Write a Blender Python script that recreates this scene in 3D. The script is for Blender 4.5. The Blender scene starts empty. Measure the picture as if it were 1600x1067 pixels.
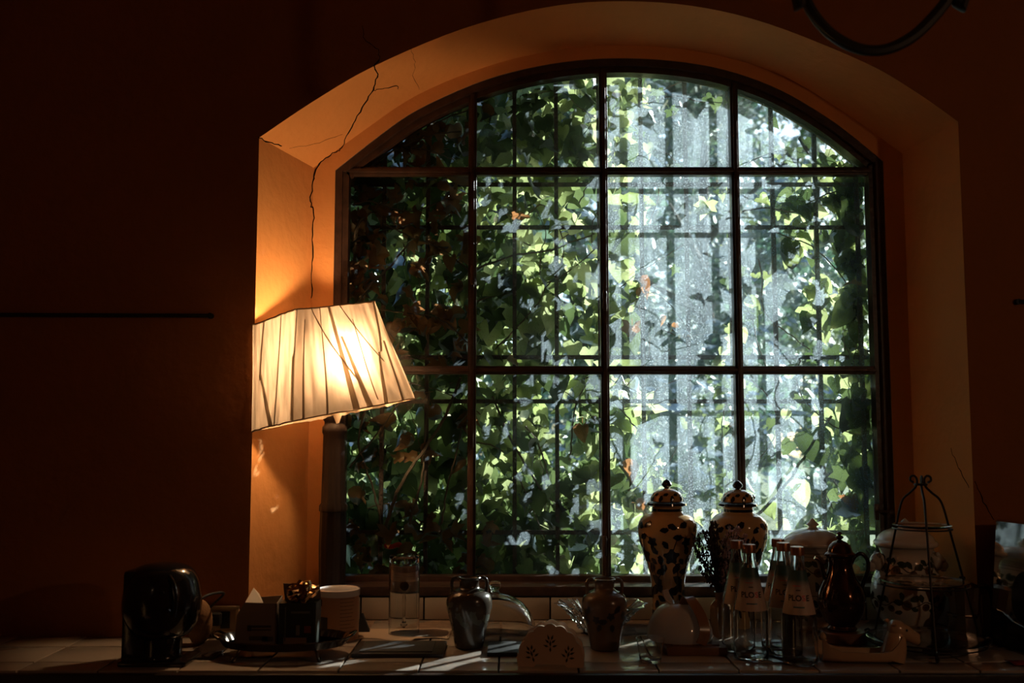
import bpy, bmesh, math, random
from math import sin, cos, pi, radians as R, atan2, sqrt
from mathutils import Vector, Matrix, Euler, noise as mnoise
from mathutils.bvhtree import BVHTree

random.seed(7)
scene = bpy.context.scene
COL = scene.collection

# ------------------------------------------------------------------ camera
LENS = 35.0
F = 1600 * LENS / 36.0
TILT = R(5.17)
CT = 0.90                      # counter height
CAMZ = CT + 0.554
cam_d = bpy.data.cameras.new('camera'); cam = bpy.data.objects.new('camera', cam_d); COL.objects.link(cam)
cam.location = (0, 0, CAMZ); cam.rotation_euler = (R(90) + TILT, 0, 0)
cam_d.lens = LENS; cam_d.sensor_width = 36; cam_d.clip_start = 0.02; cam_d.clip_end = 200
cam_d.dof.use_dof = True; cam_d.dof.focus_distance = 2.9; cam_d.dof.aperture_fstop = 3.2
scene.camera = cam

# ------------------------------------------------------------------ world, sun, exposure
SUN_AZ, SUN_EL = R(44), R(22)      # sun stands behind the window, to the right
w = bpy.data.worlds.new('world'); scene.world = w; w.use_nodes = True
nt = w.node_tree; nt.nodes.clear()
sky = nt.nodes.new('ShaderNodeTexSky'); sky.sky_type = 'NISHITA'; sky.sun_disc = False
sky.sun_elevation = SUN_EL; sky.sun_rotation = SUN_AZ; sky.air_density = 1.0; sky.dust_density = 1.5; sky.ozone_density = 2.5
bg = nt.nodes.new('ShaderNodeBackground'); bg.inputs[1].default_value = 0.38
wo = nt.nodes.new('ShaderNodeOutputWorld')
nt.links.new(sky.outputs[0], bg.inputs[0]); nt.links.new(bg.outputs[0], wo.inputs[0])
sun_d = bpy.data.lights.new('sun', 'SUN'); sun_d.energy = 15.0; sun_d.angle = R(0.6); sun_d.color = (1.0, 0.95, 0.88)
sun = bpy.data.objects.new('sun', sun_d); COL.objects.link(sun)
sd = Vector((sin(SUN_AZ) * cos(SUN_EL), cos(SUN_AZ) * cos(SUN_EL), sin(SUN_EL)))
sun.rotation_euler = sd.to_track_quat('Z', 'Y').to_euler(); sun.location = (6, 8, 6)
for i, (lx, ly, lz, e) in enumerate([(2.25, 0.15, 1.95, 11.0), (-1.7, -0.9, 2.1, 0.6)]):   # warm fill lights added on the room side, unseen
    ld = bpy.data.lights.new('room_fill', 'POINT'); ld.energy = e; ld.color = (1.0, 0.62, 0.36); ld.shadow_soft_size = 0.04
    lo = bpy.data.objects.new('room_fill', ld); COL.objects.link(lo); lo.location = (lx, ly, lz)
vs = scene.view_settings
vs.view_transform = 'Standard'; vs.look = 'None'; vs.exposure = 0.0; vs.gamma = 1.0; vs.use_curve_mapping = False
scene.cycles.caustics_refractive = False; scene.cycles.caustics_reflective = False
scene.cycles.max_bounces = 10; scene.cycles.transparent_max_bounces = 16

# ------------------------------------------------------------------ projection helpers (pixel of the 1600x1067 frame -> point in the room)
def ray(px, py):
    u = (px - 800) / F; v = (533.5 - py) / F
    return Vector((u, cos(TILT) - v * sin(TILT), sin(TILT) + v * cos(TILT)))
def at(px, py, Y):
    d = ray(px, py); s = Y / d.y
    return Vector((d.x * s, Y, CAMZ + d.z * s))
def atz(px, py, Z=CT):
    d = ray(px, py); s = (Z - CAMZ) / d.z
    return Vector((d.x * s, d.y * s, Z))
def mpp(py, Y):
    return Y / ray(800, py).y / F

# ------------------------------------------------------------------ mesh helpers
class MB:
    def __init__(s): s.v = []; s.f = []
    def add(s, vs_, fs):
        o = len(s.v); s.v += [tuple(p) for p in vs_]; s.f += [tuple(i + o for i in f) for f in fs]; return s
    def quad(s, a, b, c, d): return s.add([a, b, c, d], [(0, 1, 2, 3)])
    def box(s, c, d, rz=0.0, bev=0.0, M=None):
        x, y, z = d[0] / 2, d[1] / 2, d[2] / 2
        if bev <= 0:
            P = [Vector((sx * x, sy * y, sz * z)) for sz in (-1, 1) for sy in (-1, 1) for sx in (-1, 1)]
            Fs = [(0, 2, 3, 1), (4, 5, 7, 6), (0, 1, 5, 4), (2, 6, 7, 3), (0, 4, 6, 2), (1, 3, 7, 5)]
        else:
            bm = bmesh.new(); bmesh.ops.create_cube(bm, size=1.0)
            for q in bm.verts: q.co = Vector((q.co.x * d[0], q.co.y * d[1], q.co.z * d[2]))
            bmesh.ops.bevel(bm, geom=list(bm.edges), offset=bev, segments=2, affect='EDGES', profile=0.6)
            bm.verts.index_update()
            P = [q.co.copy() for q in bm.verts]; Fs = [tuple(q.index for q in f.verts) for f in bm.faces]; bm.free()
        T = M if M is not None else Matrix.Translation(c) @ Matrix.Rotation(rz, 4, 'Z')
        return s.add([T @ p for p in P], Fs)
    def lathe(s, prof, n=40, c=(0, 0, 0), sx=1.0, sy=1.0, wob=None):
        V = []; Fs = []
        for (r, z) in prof:
            for k in range(n):
                a = 2 * pi * k / n; rr = r * (wob(a, z) if wob else 1.0)
                V.append((c[0] + rr * cos(a) * sx, c[1] + rr * sin(a) * sy, c[2] + z))
        for i in range(len(prof) - 1):
            for k in range(n):
                k2 = (k + 1) % n
                Fs.append((i * n + k, i * n + k2, (i + 1) * n + k2, (i + 1) * n + k))
        s.add(V, Fs)
        if prof[0][0] > 1e-4 and getattr(s, 'cap', True) and prof[0] != prof[-1]:
            o = len(s.v) - len(V); s.f.append(tuple(o + k for k in reversed(range(n))))
        if prof[-1][0] > 1e-4 and getattr(s, 'cap', True) and prof[0] != prof[-1]:
            o = len(s.v) - n; s.f.append(tuple(o + k for k in range(n)))
        return s
    def tube(s, pts, r, n=8, closed=False, flat=1.0):
        pts = [Vector(p) for p in pts]; m = len(pts); rs = r if isinstance(r, (list, tuple)) else [r] * m
        V = []; prevn = None
        for i, p in enumerate(pts):
            a = pts[(i - 1) % m] if (closed or i > 0) else p; b = pts[(i + 1) % m] if (closed or i < m - 1) else p
            t = (b - a).normalized() if (b - a).length > 1e-9 else Vector((0, 0, 1))
            if prevn is None:
                up = Vector((0, 0, 1)) if abs(t.z) < 0.9 else Vector((1, 0, 0)); nn = t.cross(up).normalized()
            else:
                nn = (prevn - t * prevn.dot(t)); nn = nn.normalized() if nn.length > 1e-9 else t.orthogonal().normalized()
            prevn = nn; bb = t.cross(nn)
            for k in range(n):
                an = 2 * pi * k / n; V.append(p + nn * cos(an) * rs[i] + bb * sin(an) * rs[i] * flat)
        Fs = []
        for i in range(m if closed else m - 1):
            i2 = (i + 1) % m
            for k in range(n):
                k2 = (k + 1) % n; Fs.append((i * n + k, i * n + k2, i2 * n + k2, i2 * n + k))
        if not closed: Fs += [tuple(reversed(range(n))), tuple((m - 1) * n + k for k in range(n))]
        return s.add(V, Fs)
    def ell(s, c, r, nu=20, nv=12):
        prof = [(max(1e-5, sin(pi * i / nv)), -cos(pi * i / nv)) for i in range(nv + 1)]
        m = MB(); m.cap = False; m.lathe(prof, nu)
        return s.add([(c[0] + v[0] * r[0], c[1] + v[1] * r[1], c[2] + v[2] * r[2]) for v in m.v], m.f)
    def prism(s, poly, y0, y1):         # poly in (x, z), extruded along y
        n = len(poly)
        return s.add([(p[0], y0, p[1]) for p in poly] + [(p[0], y1, p[1]) for p in poly],
                     [tuple(range(n)), tuple(n + k for k in reversed(range(n)))] + [(k, n + k, n + (k + 1) % n, (k + 1) % n) for k in range(n)])
    def mesh(s, name, mat, smooth=True, ang=40):
        me = bpy.data.meshes.new(name); me.from_pydata([tuple(v) for v in s.v], [], s.f)
        me.update()
        bm = bmesh.new(); bm.from_mesh(me); bmesh.ops.recalc_face_normals(bm, faces=bm.faces); bm.to_mesh(me); bm.free()
        if mat: me.materials.append(mat)
        if smooth:
            me.polygons.foreach_set('use_smooth', [True] * len(me.polygons)); me.set_sharp_from_angle(angle=R(ang))
        return me
    def build(s, name, mat, parent=None, smooth=True, kind=None, ang=40, label=None):
        return link(name, s.mesh(name, mat, smooth, ang), parent, kind, label)
def link(name, me, parent=None, kind=None, label=None):
    o = bpy.data.objects.new(name, me); COL.objects.link(o)
    if parent: o.parent = parent
    if kind: o['kind'] = kind
    if label: o['label'] = label
    return o
def tag(o, label, cat, group=None):
    o['label'] = label; o['category'] = cat
    if group: o['group'] = group
    return o
def thing(name, label, cat, loc=(0, 0, 0), rz=0.0, group=None):
    o = bpy.data.objects.new(name, None); COL.objects.link(o); o.empty_display_size = 0.05
    o.location = loc; o.rotation_euler = (0, 0, rz); return tag(o, label, cat, group)
def crom(pts, n=8):
    pts = [Vector(p) for p in pts]; out = []
    for i in range(len(pts) - 1):
        p0 = pts[max(i - 1, 0)]; p1 = pts[i]; p2 = pts[i + 1]; p3 = pts[min(i + 2, len(pts) - 1)]
        for k in range(n):
            t = k / n
            out.append(0.5 * ((2 * p1) + (p2 - p0) * t + (2 * p0 - 5 * p1 + 4 * p2 - p3) * t * t + (3 * p1 - p0 - 3 * p2 + p3) * t ** 3))
    out.append(pts[-1]); return out

# ------------------------------------------------------------------ materials
MATS = {}
def mat(name, col=(0.5, 0.5, 0.5), rough=0.6, metal=0.0, spec=0.5, bump=None, var=None, coat=0.0, trans=0.0, ior=1.45, emit=None, sss=0.0):
    """bump = (scale, strength); var = (scale, colour2, contrast) : noise mix of two colours of the thing itself"""
    if name in MATS: return MATS[name]
    m = bpy.data.materials.new(name); m.use_nodes = True; n = m.node_tree.nodes; l = m.node_tree.links
    b = n['Principled BSDF']; b.inputs['Base Color'].default_value = (*col, 1); b.inputs['Roughness'].default_value = rough
    b.inputs['Metallic'].default_value = metal; b.inputs['Specular IOR Level'].default_value = spec
    b.inputs['Coat Weight'].default_value = coat; b.inputs['Coat Roughness'].default_value = 0.05
    b.inputs['Transmission Weight'].default_value = trans; b.inputs['IOR'].default_value = ior
    if emit: b.inputs['Emission Color'].default_value = (*emit[0], 1); b.inputs['Emission Strength'].default_value = emit[1]
    tc = n.new('ShaderNodeTexCoord')
    if var:
        nz = n.new('ShaderNodeTexNoise'); nz.inputs['Scale'].default_value = var[0]; nz.inputs['Detail'].default_value = 6
        rp = n.new('ShaderNodeValToRGB'); c = var[2]
        rp.color_ramp.elements[0].position = 0.5 - c; rp.color_ramp.elements[1].position = 0.5 + c
        rp.color_ramp.elements[0].color = (*col, 1); rp.color_ramp.elements[1].color = (*var[1], 1)
        l.new(tc.outputs['Object'], nz.inputs['Vector']); l.new(nz.outputs[0], rp.inputs[0]); l.new(rp.outputs[0], b.inputs['Base Color'])
    if bump:
        nb = n.new('ShaderNodeTexNoise'); nb.inputs['Scale'].default_value = bump[0]; nb.inputs['Detail'].default_value = 8
        bp = n.new('ShaderNodeBump'); bp.inputs['Strength'].default_value = bump[1]; bp.inputs['Distance'].default_value = 0.01
        l.new(tc.outputs['Object'], nb.inputs['Vector']); l.new(nb.outputs[0], bp.inputs['Height']); l.new(bp.outputs[0], b.inputs['Normal'])
    MATS[name] = m; return m

def leaf_mat(name, ca, cb, ta, tb, tw=0.55, gloss=0.35):
    m = bpy.data.materials.new(name); m.use_nodes = True; n = m.node_tree.nodes; l = m.node_tree.links; n.clear()
    g = n.new('ShaderNodeNewGeometry'); out = n.new('ShaderNodeOutputMaterial')
    oi = n.new('ShaderNodeObjectInfo'); ad = n.new('ShaderNodeMath'); ad.operation = 'ADD'; fr = n.new('ShaderNodeMath'); fr.operation = 'FRACT'
    l.new(g.outputs['Random Per Island'], ad.inputs[0]); l.new(oi.outputs['Random'], ad.inputs[1]); l.new(ad.outputs[0], fr.inputs[0])
    def mix(c1, c2):
        x = n.new('ShaderNodeMix'); x.data_type = 'RGBA'; x.inputs[6].default_value = (*c1, 1); x.inputs[7].default_value = (*c2, 1)
        l.new(fr.outputs[0], x.inputs[0]); return x.outputs[2]
    d = n.new('ShaderNodeBsdfDiffuse'); t = n.new('ShaderNodeBsdfTranslucent'); gl = n.new('ShaderNodeBsdfGlossy'); gl.inputs['Roughness'].default_value = gloss
    gl.inputs['Color'].default_value = (0.40, 0.44, 0.42, 1)
    l.new(mix(ca, cb), d.inputs[0]); l.new(mix(ta, tb), t.inputs[0])
    m1 = n.new('ShaderNodeMixShader'); m1.inputs[0].default_value = tw; l.new(d.outputs[0], m1.inputs[1]); l.new(t.outputs[0], m1.inputs[2])
    fz = n.new('ShaderNodeFresnel'); fz.inputs[0].default_value = 1.4
    m2 = n.new('ShaderNodeMixShader'); l.new(fz.outputs[0], m2.inputs[0]); l.new(m1.outputs[0], m2.inputs[1]); l.new(gl.outputs[0], m2.inputs[2])
    l.new(m2.outputs[0], out.inputs[0]); MATS[name] = m; return m

def pane_mat(q_=1.0):
    m = bpy.data.materials.new('dusty_pane_glass'); m.use_nodes = True; n = m.node_tree.nodes; l = m.node_tree.links; n.clear()
    out = n.new('ShaderNodeOutputMaterial'); tc = n.new('ShaderNodeTexCoord')
    def noise(sc, det, vec=None):
        z = n.new('ShaderNodeTexNoise'); z.inputs['Scale'].default_value = sc; z.inputs['Detail'].default_value = det
        l.new(vec or tc.outputs['Object'], z.inputs['Vector']); return z.outputs[0]
    def rng(v, a, b, c, d):
        q = n.new('ShaderNodeMapRange'); q.inputs[1].default_value = a; q.inputs[2].default_value = b; q.inputs[3].default_value = c; q.inputs[4].default_value = d
        l.new(v, q.inputs[0]); return q.outputs[0]
    mp = n.new('ShaderNodeMapping'); mp.inputs['Scale'].default_value = (1, 1, 0.12); l.new(tc.outputs['Object'], mp.inputs['Vector'])
    speck = rng(noise(260, 3), 0.56, 0.72, 0.0, 0.36 * q_)
    smear = rng(noise(6, 4), 0.35, 0.7, 0.04 * q_, 0.14 * q_)
    streak = rng(noise(40, 3, mp.outputs[0]), 0.5, 0.75, 0.0, 0.10 * q_)
    a = n.new('ShaderNodeMath'); a.operation = 'ADD'; l.new(speck, a.inputs[0]); l.new(smear, a.inputs[1])
    b = n.new('ShaderNodeMath'); b.operation = 'ADD'; l.new(a.outputs[0], b.inputs[0]); l.new(streak, b.inputs[1])
    tr = n.new('ShaderNodeBsdfTransparent'); tr.inputs[0].default_value = (0.90, 0.97, 0.99, 1)
    tl = n.new('ShaderNodeBsdfTranslucent'); tl.inputs[0].default_value = (0.60, 0.77, 0.88, 1)
    mx = n.new('ShaderNodeMixShader'); l.new(b.outputs[0], mx.inputs[0]); l.new(tr.outputs[0], mx.inputs[1]); l.new(tl.outputs[0], mx.inputs[2])
    gl = n.new('ShaderNodeBsdfGlossy'); gl.inputs['Roughness'].default_value = 0.02
    fz = n.new('ShaderNodeFresnel'); fz.inputs[0].default_value = 1.3
    m2 = n.new('ShaderNodeMixShader'); l.new(fz.outputs[0], m2.inputs[0]); l.new(mx.outputs[0], m2.inputs[1]); l.new(gl.outputs[0], m2.inputs[2])
    l.new(m2.outputs[0], out.inputs[0]); return m

def shade_mat(name, tcol, dens):
    """gathered thin fabric; where the weave is bunched it lets less light through"""
    m = bpy.data.materials.new(name); m.use_nodes = True; n = m.node_tree.nodes; l = m.node_tree.links; n.clear()
    out = n.new('ShaderNodeOutputMaterial'); uv = n.new('ShaderNodeUVMap')
    mp = n.new('ShaderNodeMapping'); mp.inputs['Scale'].default_value = (34, 2.2, 1); mp.inputs['Rotation'].default_value = (0, 0, 0.02); l.new(uv.outputs[0], mp.inputs['Vector'])
    nz = n.new('ShaderNodeTexNoise'); nz.inputs['Scale'].default_value = 1.0; nz.inputs['Detail'].default_value = 5; nz.inputs['Distortion'].default_value = 0.6
    l.new(mp.outputs[0], nz.inputs['Vector'])
    rp = n.new('ShaderNodeValToRGB'); rp.color_ramp.elements[0].position = 0.36; rp.color_ramp.elements[1].position = 0.60
    rp.color_ramp.elements[0].color = (*[c * dens for c in tcol], 1); rp.color_ramp.elements[1].color = (*tcol, 1); l.new(nz.outputs[0], rp.inputs[0])
    d = n.new('ShaderNodeBsdfDiffuse'); d.inputs[0].default_value = (0.55, 0.46, 0.37, 1)
    t = n.new('ShaderNodeBsdfTranslucent'); l.new(rp.outputs[0], t.inputs[0])
    mx = n.new('ShaderNodeMixShader'); mx.inputs[0].default_value = 0.62; l.new(d.outputs[0], mx.inputs[1]); l.new(t.outputs[0], mx.inputs[2])
    l.new(mx.outputs[0], out.inputs[0]); MATS[name] = m; return m

def grad_mat(name, stops, rough=0.5):
    """print that changes colour with the local height (z) of the object"""
    m = bpy.data.materials.new(name); m.use_nodes = True; n = m.node_tree.nodes; l = m.node_tree.links
    b = n['Principled BSDF']; b.inputs['Roughness'].default_value = rough
    tc = n.new('ShaderNodeTexCoord'); sx = n.new('ShaderNodeSeparateXYZ'); l.new(tc.outputs['Object'], sx.inputs[0])
    z0, z1 = stops[0][0], stops[-1][0]
    q = n.new('ShaderNodeMapRange'); q.inputs[1].default_value = z0; q.inputs[2].default_value = z1; l.new(sx.outputs[2], q.inputs[0])
    rp = n.new('ShaderNodeValToRGB'); e = rp.color_ramp.elements
    e[0].position = 0; e[0].color = (*stops[0][1], 1); e[1].position = 1; e[1].color = (*stops[-1][1], 1)
    for z, c in stops[1:-1]:
        x = e.new((z - z0) / (z1 - z0)); x.color = (*c, 1)
    l.new(q.outputs[0], rp.inputs[0]); l.new(rp.outputs[0], b.inputs['Base Color']); return m

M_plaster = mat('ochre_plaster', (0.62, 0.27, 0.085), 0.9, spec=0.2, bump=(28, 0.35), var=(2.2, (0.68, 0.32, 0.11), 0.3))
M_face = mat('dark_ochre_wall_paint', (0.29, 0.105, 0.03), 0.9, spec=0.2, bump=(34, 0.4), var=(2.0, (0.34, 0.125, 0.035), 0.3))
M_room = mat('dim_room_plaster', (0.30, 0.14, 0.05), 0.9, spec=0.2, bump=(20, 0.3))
M_floor = mat('terracotta_floor', (0.16, 0.07, 0.04), 0.7, bump=(15, 0.2))
M_crack = mat('crack_shadow', (0.012, 0.006, 0.003), 1.0, spec=0.0)
M_stone = mat('weathered_lintel', (0.30, 0.20, 0.13), 0.95, bump=(40, 0.8), var=(14, (0.15, 0.10, 0.07), 0.25))
M_frame = mat('dark_brown_paint', (0.030, 0.017, 0.012), 0.38, bump=(60, 0.25), var=(30, (0.06, 0.03, 0.02), 0.2))
M_iron = mat('rusty_iron', (0.055, 0.038, 0.034), 0.6, bump=(120, 0.6), var=(60, (0.15, 0.075, 0.05), 0.2))
M_tile = mat('glazed_white_tile', (0.42, 0.36, 0.30), 0.16, bump=(9, 0.06), var=(5, (0.36, 0.30, 0.25), 0.3))
M_grout = mat('dark_grout', (0.035, 0.028, 0.022), 0.95)
M_wood_d = mat('dark_stained_wood', (0.020, 0.011, 0.007), 0.42, bump=(35, 0.15))
M_wood = mat('brown_wood', (0.22, 0.10, 0.045), 0.5, bump=(30, 0.15), var=(18, (0.15, 0.065, 0.03), 0.3))
M_glass = mat('clear_glass', (0.96, 0.98, 0.98), 0.0, trans=1.0, ior=1.45)
M_cglass = mat('cut_glass', (0.95, 0.97, 0.96), 0.0, trans=1.0, ior=1.52)
M_black = mat('black_gloss_plastic', (0.008, 0.008, 0.010), 0.18, coat=0.5)
M_blackm = mat('black_matt', (0.012, 0.011, 0.010), 0.6)
M_pane = [pane_mat(.22), pane_mat(.5), pane_mat(.85), pane_mat(.95)]      # dust thinned on the left panes, painting in their lack of sun
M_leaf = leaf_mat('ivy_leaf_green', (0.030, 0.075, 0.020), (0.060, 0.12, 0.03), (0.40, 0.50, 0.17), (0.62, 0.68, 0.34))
M_leafd = leaf_mat('ivy_leaf_shaded', (0.014, 0.034, 0.013), (0.028, 0.055, 0.018), (0.09, 0.15, 0.05), (0.20, 0.27, 0.10), 0.40)  # darker copy of the leaf colours, shade among the leaves put in
M_dead = leaf_mat('dead_leaf_brown', (0.22, 0.10, 0.04), (0.32, 0.16, 0.07), (0.50, 0.20, 0.07), (0.62, 0.32, 0.14), 0.45)
M_stem = mat('ivy_stem_bark', (0.20, 0.13, 0.085), 0.85, bump=(80, 0.6))
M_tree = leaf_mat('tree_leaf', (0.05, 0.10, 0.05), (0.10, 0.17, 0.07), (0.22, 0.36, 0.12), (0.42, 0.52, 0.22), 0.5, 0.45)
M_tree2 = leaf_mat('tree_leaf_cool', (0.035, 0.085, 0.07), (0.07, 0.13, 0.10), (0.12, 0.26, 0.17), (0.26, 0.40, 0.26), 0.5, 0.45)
M_bark = mat('tree_bark', (0.07, 0.055, 0.045), 0.9, bump=(12, 0.7))
M_grass = mat('lawn', (0.10, 0.16, 0.05), 0.9, bump=(30, 0.6), var=(2, (0.17, 0.19, 0.08), 0.2))

# ================================================================== SETTING
Y1, Y2, YG, YE, YB, YF = 2.77, 3.08, 3.13, 3.25, 3.00, 2.36
ZC, XW = 3.25, 2.4
# arch lines measured from spring to spring
A_out = crom([at(x, y, Y1) for x, y in [(405, 215), (490, 158), (585, 103), (720, 46), (850, 12), (960, 2), (1080, 9), (1200, 37), (1350, 97), (1430, 143), (1497, 190)]], 5)
A_in = crom([at(x, y, Y2) for x, y in [(490, 262), (560, 210), (651, 149), (760, 104), (860, 80), (955, 71), (1050, 75), (1140, 91), (1230, 122), (1320, 176), (1410, 240)]], 5)
A_frm = crom([at(x, y, Y2) for x, y in [(524, 266), (590, 214), (655, 170), (760, 124), (860, 100), (955, 91), (1050, 95), (1135, 110), (1220, 141), (1305, 192), (1380, 252)]], 5)
xoL, xoR = A_out[0].x, A_out[-1].x
def down(P, side, zb):               # closed-at-counter opening: add the two jamb feet
    return [Vector((P[0].x, P[0].y, zb))] + P + [Vector((P[-1].x, P[-1].y, zb))]
O_out, O_in, O_frm = down(A_out, 0, CT), down(A_in, 0, CT), down(A_frm, 0, CT)
def wall_face(mb, P, Y):
    xl, xr = P[0].x, P[-1].x
    mb.quad((-XW, Y, 0), (xl, Y, 0), (xl, Y, ZC), (-XW, Y, ZC))
    mb.quad((xr, Y, 0), (XW, Y, 0), (XW, Y, ZC), (xr, Y, ZC))
    for a, b in zip(P[:-1], P[1:]):
        mb.quad((a.x, Y, a.z), (b.x, Y, b.z), (b.x, Y, ZC), (a.x, Y, ZC))
    mb.quad((xl, Y, 0), (xr, Y, 0), (xr, Y, CT - 0.01), (xl, Y, CT - 0.01))
def loft(mb, P, Q):
    for i in range(len(P) - 1): mb.quad(P[i], P[i + 1], Q[i + 1], Q[i])
rv = MB(); loft(rv, O_out, O_in); loft(rv, O_in, O_frm)
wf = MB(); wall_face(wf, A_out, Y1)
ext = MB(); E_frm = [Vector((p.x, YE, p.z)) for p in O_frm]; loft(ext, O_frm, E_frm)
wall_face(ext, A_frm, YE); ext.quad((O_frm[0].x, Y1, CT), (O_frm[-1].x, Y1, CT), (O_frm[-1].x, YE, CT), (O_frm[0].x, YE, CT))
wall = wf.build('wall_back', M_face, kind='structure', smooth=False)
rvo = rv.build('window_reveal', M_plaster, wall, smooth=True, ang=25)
ext.build('outer_masonry', M_stone, wall, smooth=False)
bvh = BVHTree.FromPolygons([Vector(p) for p in rv.v + wf.v], rv.f + [tuple(i + len(rv.v) for i in f) for f in wf.f])

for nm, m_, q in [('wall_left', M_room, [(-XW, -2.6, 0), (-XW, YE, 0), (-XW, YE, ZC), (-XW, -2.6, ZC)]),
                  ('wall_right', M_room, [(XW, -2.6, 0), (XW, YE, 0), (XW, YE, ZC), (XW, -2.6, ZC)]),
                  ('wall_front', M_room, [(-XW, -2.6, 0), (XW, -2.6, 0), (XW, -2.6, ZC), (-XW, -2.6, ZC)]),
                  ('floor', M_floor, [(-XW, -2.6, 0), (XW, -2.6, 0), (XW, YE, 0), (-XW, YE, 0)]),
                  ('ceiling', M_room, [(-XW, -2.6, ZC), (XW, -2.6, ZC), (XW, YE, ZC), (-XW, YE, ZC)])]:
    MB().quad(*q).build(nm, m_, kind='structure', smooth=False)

# cracks in the plaster
def crack(pts, w0, name='crack'):
    P = []
    fine = crom([(a, b, 0) for a, b in pts], 5)
    for i, p in enumerate(fine):
        j = 0 if i in (0, len(fine) - 1) else 1.6
        px, py = p.x + random.uniform(-j, j), p.y + random.uniform(-j, j)
        h = bvh.ray_cast(Vector((0, 0, CAMZ)), ray(px, py).normalized())
        if h[0]: P.append(h[0])
    if len(P) > 2:
        n = len(P)
        MB().tube(P, [w0 * (0.45 + 0.55 * sin(pi * (0.12 + 0.8 * i / n))) * random.uniform(0.7, 1.2) for i in range(n)], 5).build(name, M_crack, rvo, smooth=False)
crack([(593, 94), (586, 104), (589, 117), (583, 141), (566, 168), (548, 200), (535, 228), (527, 236)], 0.0026)
crack([(527, 236), (512, 244), (497, 262), (489, 285), (485, 315), (490, 333), (488, 375), (488, 420), (486, 466)], 0.0026)
crack([(583, 141), (601, 139), (618, 134), (622, 139)], 0.0013)
crack([(566, 40), (570, 62), (590, 78), (592, 94)], 0.0011)
crack([(640, 75), (648, 96), (646, 122), (655, 140)], 0.0007)
crack([(404, 214), (420, 222), (440, 228)], 0.0022)
crack([(452, 232), (500, 222), (535, 210)], 0.0006)
crack([(1486, 700), (1497, 730), (1514, 762)], 0.0014)
crack([(1523, 752), (1537, 785), (1553, 812)], 0.0016)

# ------------------------------------------------------------------ window
win = bpy.data.objects.new('window_1', None); COL.objects.link(win); win['kind'] = 'structure'
win.location = (at(952, 915, YG).x, YG, CT + 0.1)
W0 = Vector(win.location)
def wbuild(mb, name, m_, parent=win, **k):
    mb.v = [(v[0] - W0.x, v[1] - W0.y, v[2] - W0.z) for v in mb.v]
    return mb.build(name, m_, parent, **k)
def arch_z(x, P=A_frm):
    for a, b in zip(P[:-1], P[1:]):
        if a.x <= x <= b.x: return a.z + (b.z - a.z) * (x - a.x) / (b.x - a.x)
    return P[0].z if x < P[0].x else P[-1].z
Zs = at(952, 912, YG).z                # foot of the bottom rail
fxL, fxR = A_frm[0].x, A_frm[-1].x
frm = [Vector((fxL, 0, Zs))] + [Vector((p.x, 0, p.z)) for p in A_frm] + [Vector((fxR, 0, Zs))]
def inset(P, d):
    out = []; n = len(P)
    for i, p in enumerate(P):
        a, b = P[max(i - 1, 0)], P[min(i + 1, n - 1)]; t = (b - a).normalized(); out.append(p + Vector((t.z, 0, -t.x)) * d)
    return out
f_in, f_mid = inset(frm, 0.040), inset(frm, 0.022)
fb = MB()
def ring(mb, P, Q, y0, y1):
    for i in range(len(P) - 1):
        a, b, c, d = P[i], P[i + 1], Q[i + 1], Q[i]
        f0 = [Vector((p.x, y0, p.z)) for p in (a, b, c, d)]; f1 = [Vector((p.x, y1, p.z)) for p in (a, b, c, d)]
        mb.quad(*f0); mb.quad(*f1); mb.quad(f0[2], f0[3], f1[3], f1[2]); mb.quad(f0[0], f0[1], f1[1], f1[0])
ring(fb, frm, f_mid, YG - 0.045, YG + 0.02); ring(fb, f_mid, f_in, YG - 0.03, YG + 0.015)
wbuild(fb, 'frame', M_frame)
zt1, zt2 = at(952, 270, YG).z, at(952, 579, YG).z
xm = [at(738, 520, YG).x, at(944, 520, YG).x, at(1151, 520, YG).x]
zb0 = at(952, 897, YG).z               # top of the bottom rail
hw = 0.013
def bar(c, d): return MB().box(c, d, bev=0.003)
for x in xm:
    top = arch_z(x) - 0.02
    b = bar((x, YG - 0.012, (Zs + top) / 2), (2 * hw, 0.034, top - Zs)); b.box((x, YG - 0.032, (Zs + top) / 2), (0.012, 0.012, top - Zs - 0.01), bev=0.002)
    wbuild(b, 'mullion', M_frame)
for z in (zt1, zt2):
    b = bar(((fxL + fxR) / 2, YG - 0.010, z), (fxR - fxL - 0.06, 0.030, 0.026)); b.box(((fxL + fxR) / 2, YG - 0.028, z), (fxR - fxL - 0.07, 0.012, 0.012), bev=0.002)
    wbuild(b, 'transom', M_frame)
wbuild(bar(((fxL + fxR) / 2, YG - 0.012, (Zs + zb0) / 2), (fxR - fxL - 0.04, 0.05, zb0 - Zs)), 'bottom_rail', M_frame)
# putty beads beside the bars (rough, chipped)
cols = [fxL + 0.03, *xm, fxR - 0.03]
rows = [zb0, zt2, zt1, None]
for r_ in range(3):
    for c in range(4):
        x0, x1 = cols[c], cols[c + 1]; z0 = rows[r_]
        if rows[r_ + 1] is not None:
            poly = [(x0, z0), (x1, z0), (x1, rows[r_ + 1]), (x0, rows[r_ + 1])]
        else:
            xs = [x0 + (x1 - x0) * k / 8 for k in range(9)]
            poly = [(x0, z0), (x1, z0)] + [(x, max(z0 + 0.004, arch_z(x) - 0.03)) for x in reversed(xs)]
        pm = MB().prism(poly, YG + 0.002, YG + 0.005)
        wbuild(pm, 'pane', M_pane[c], smooth=False)
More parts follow.
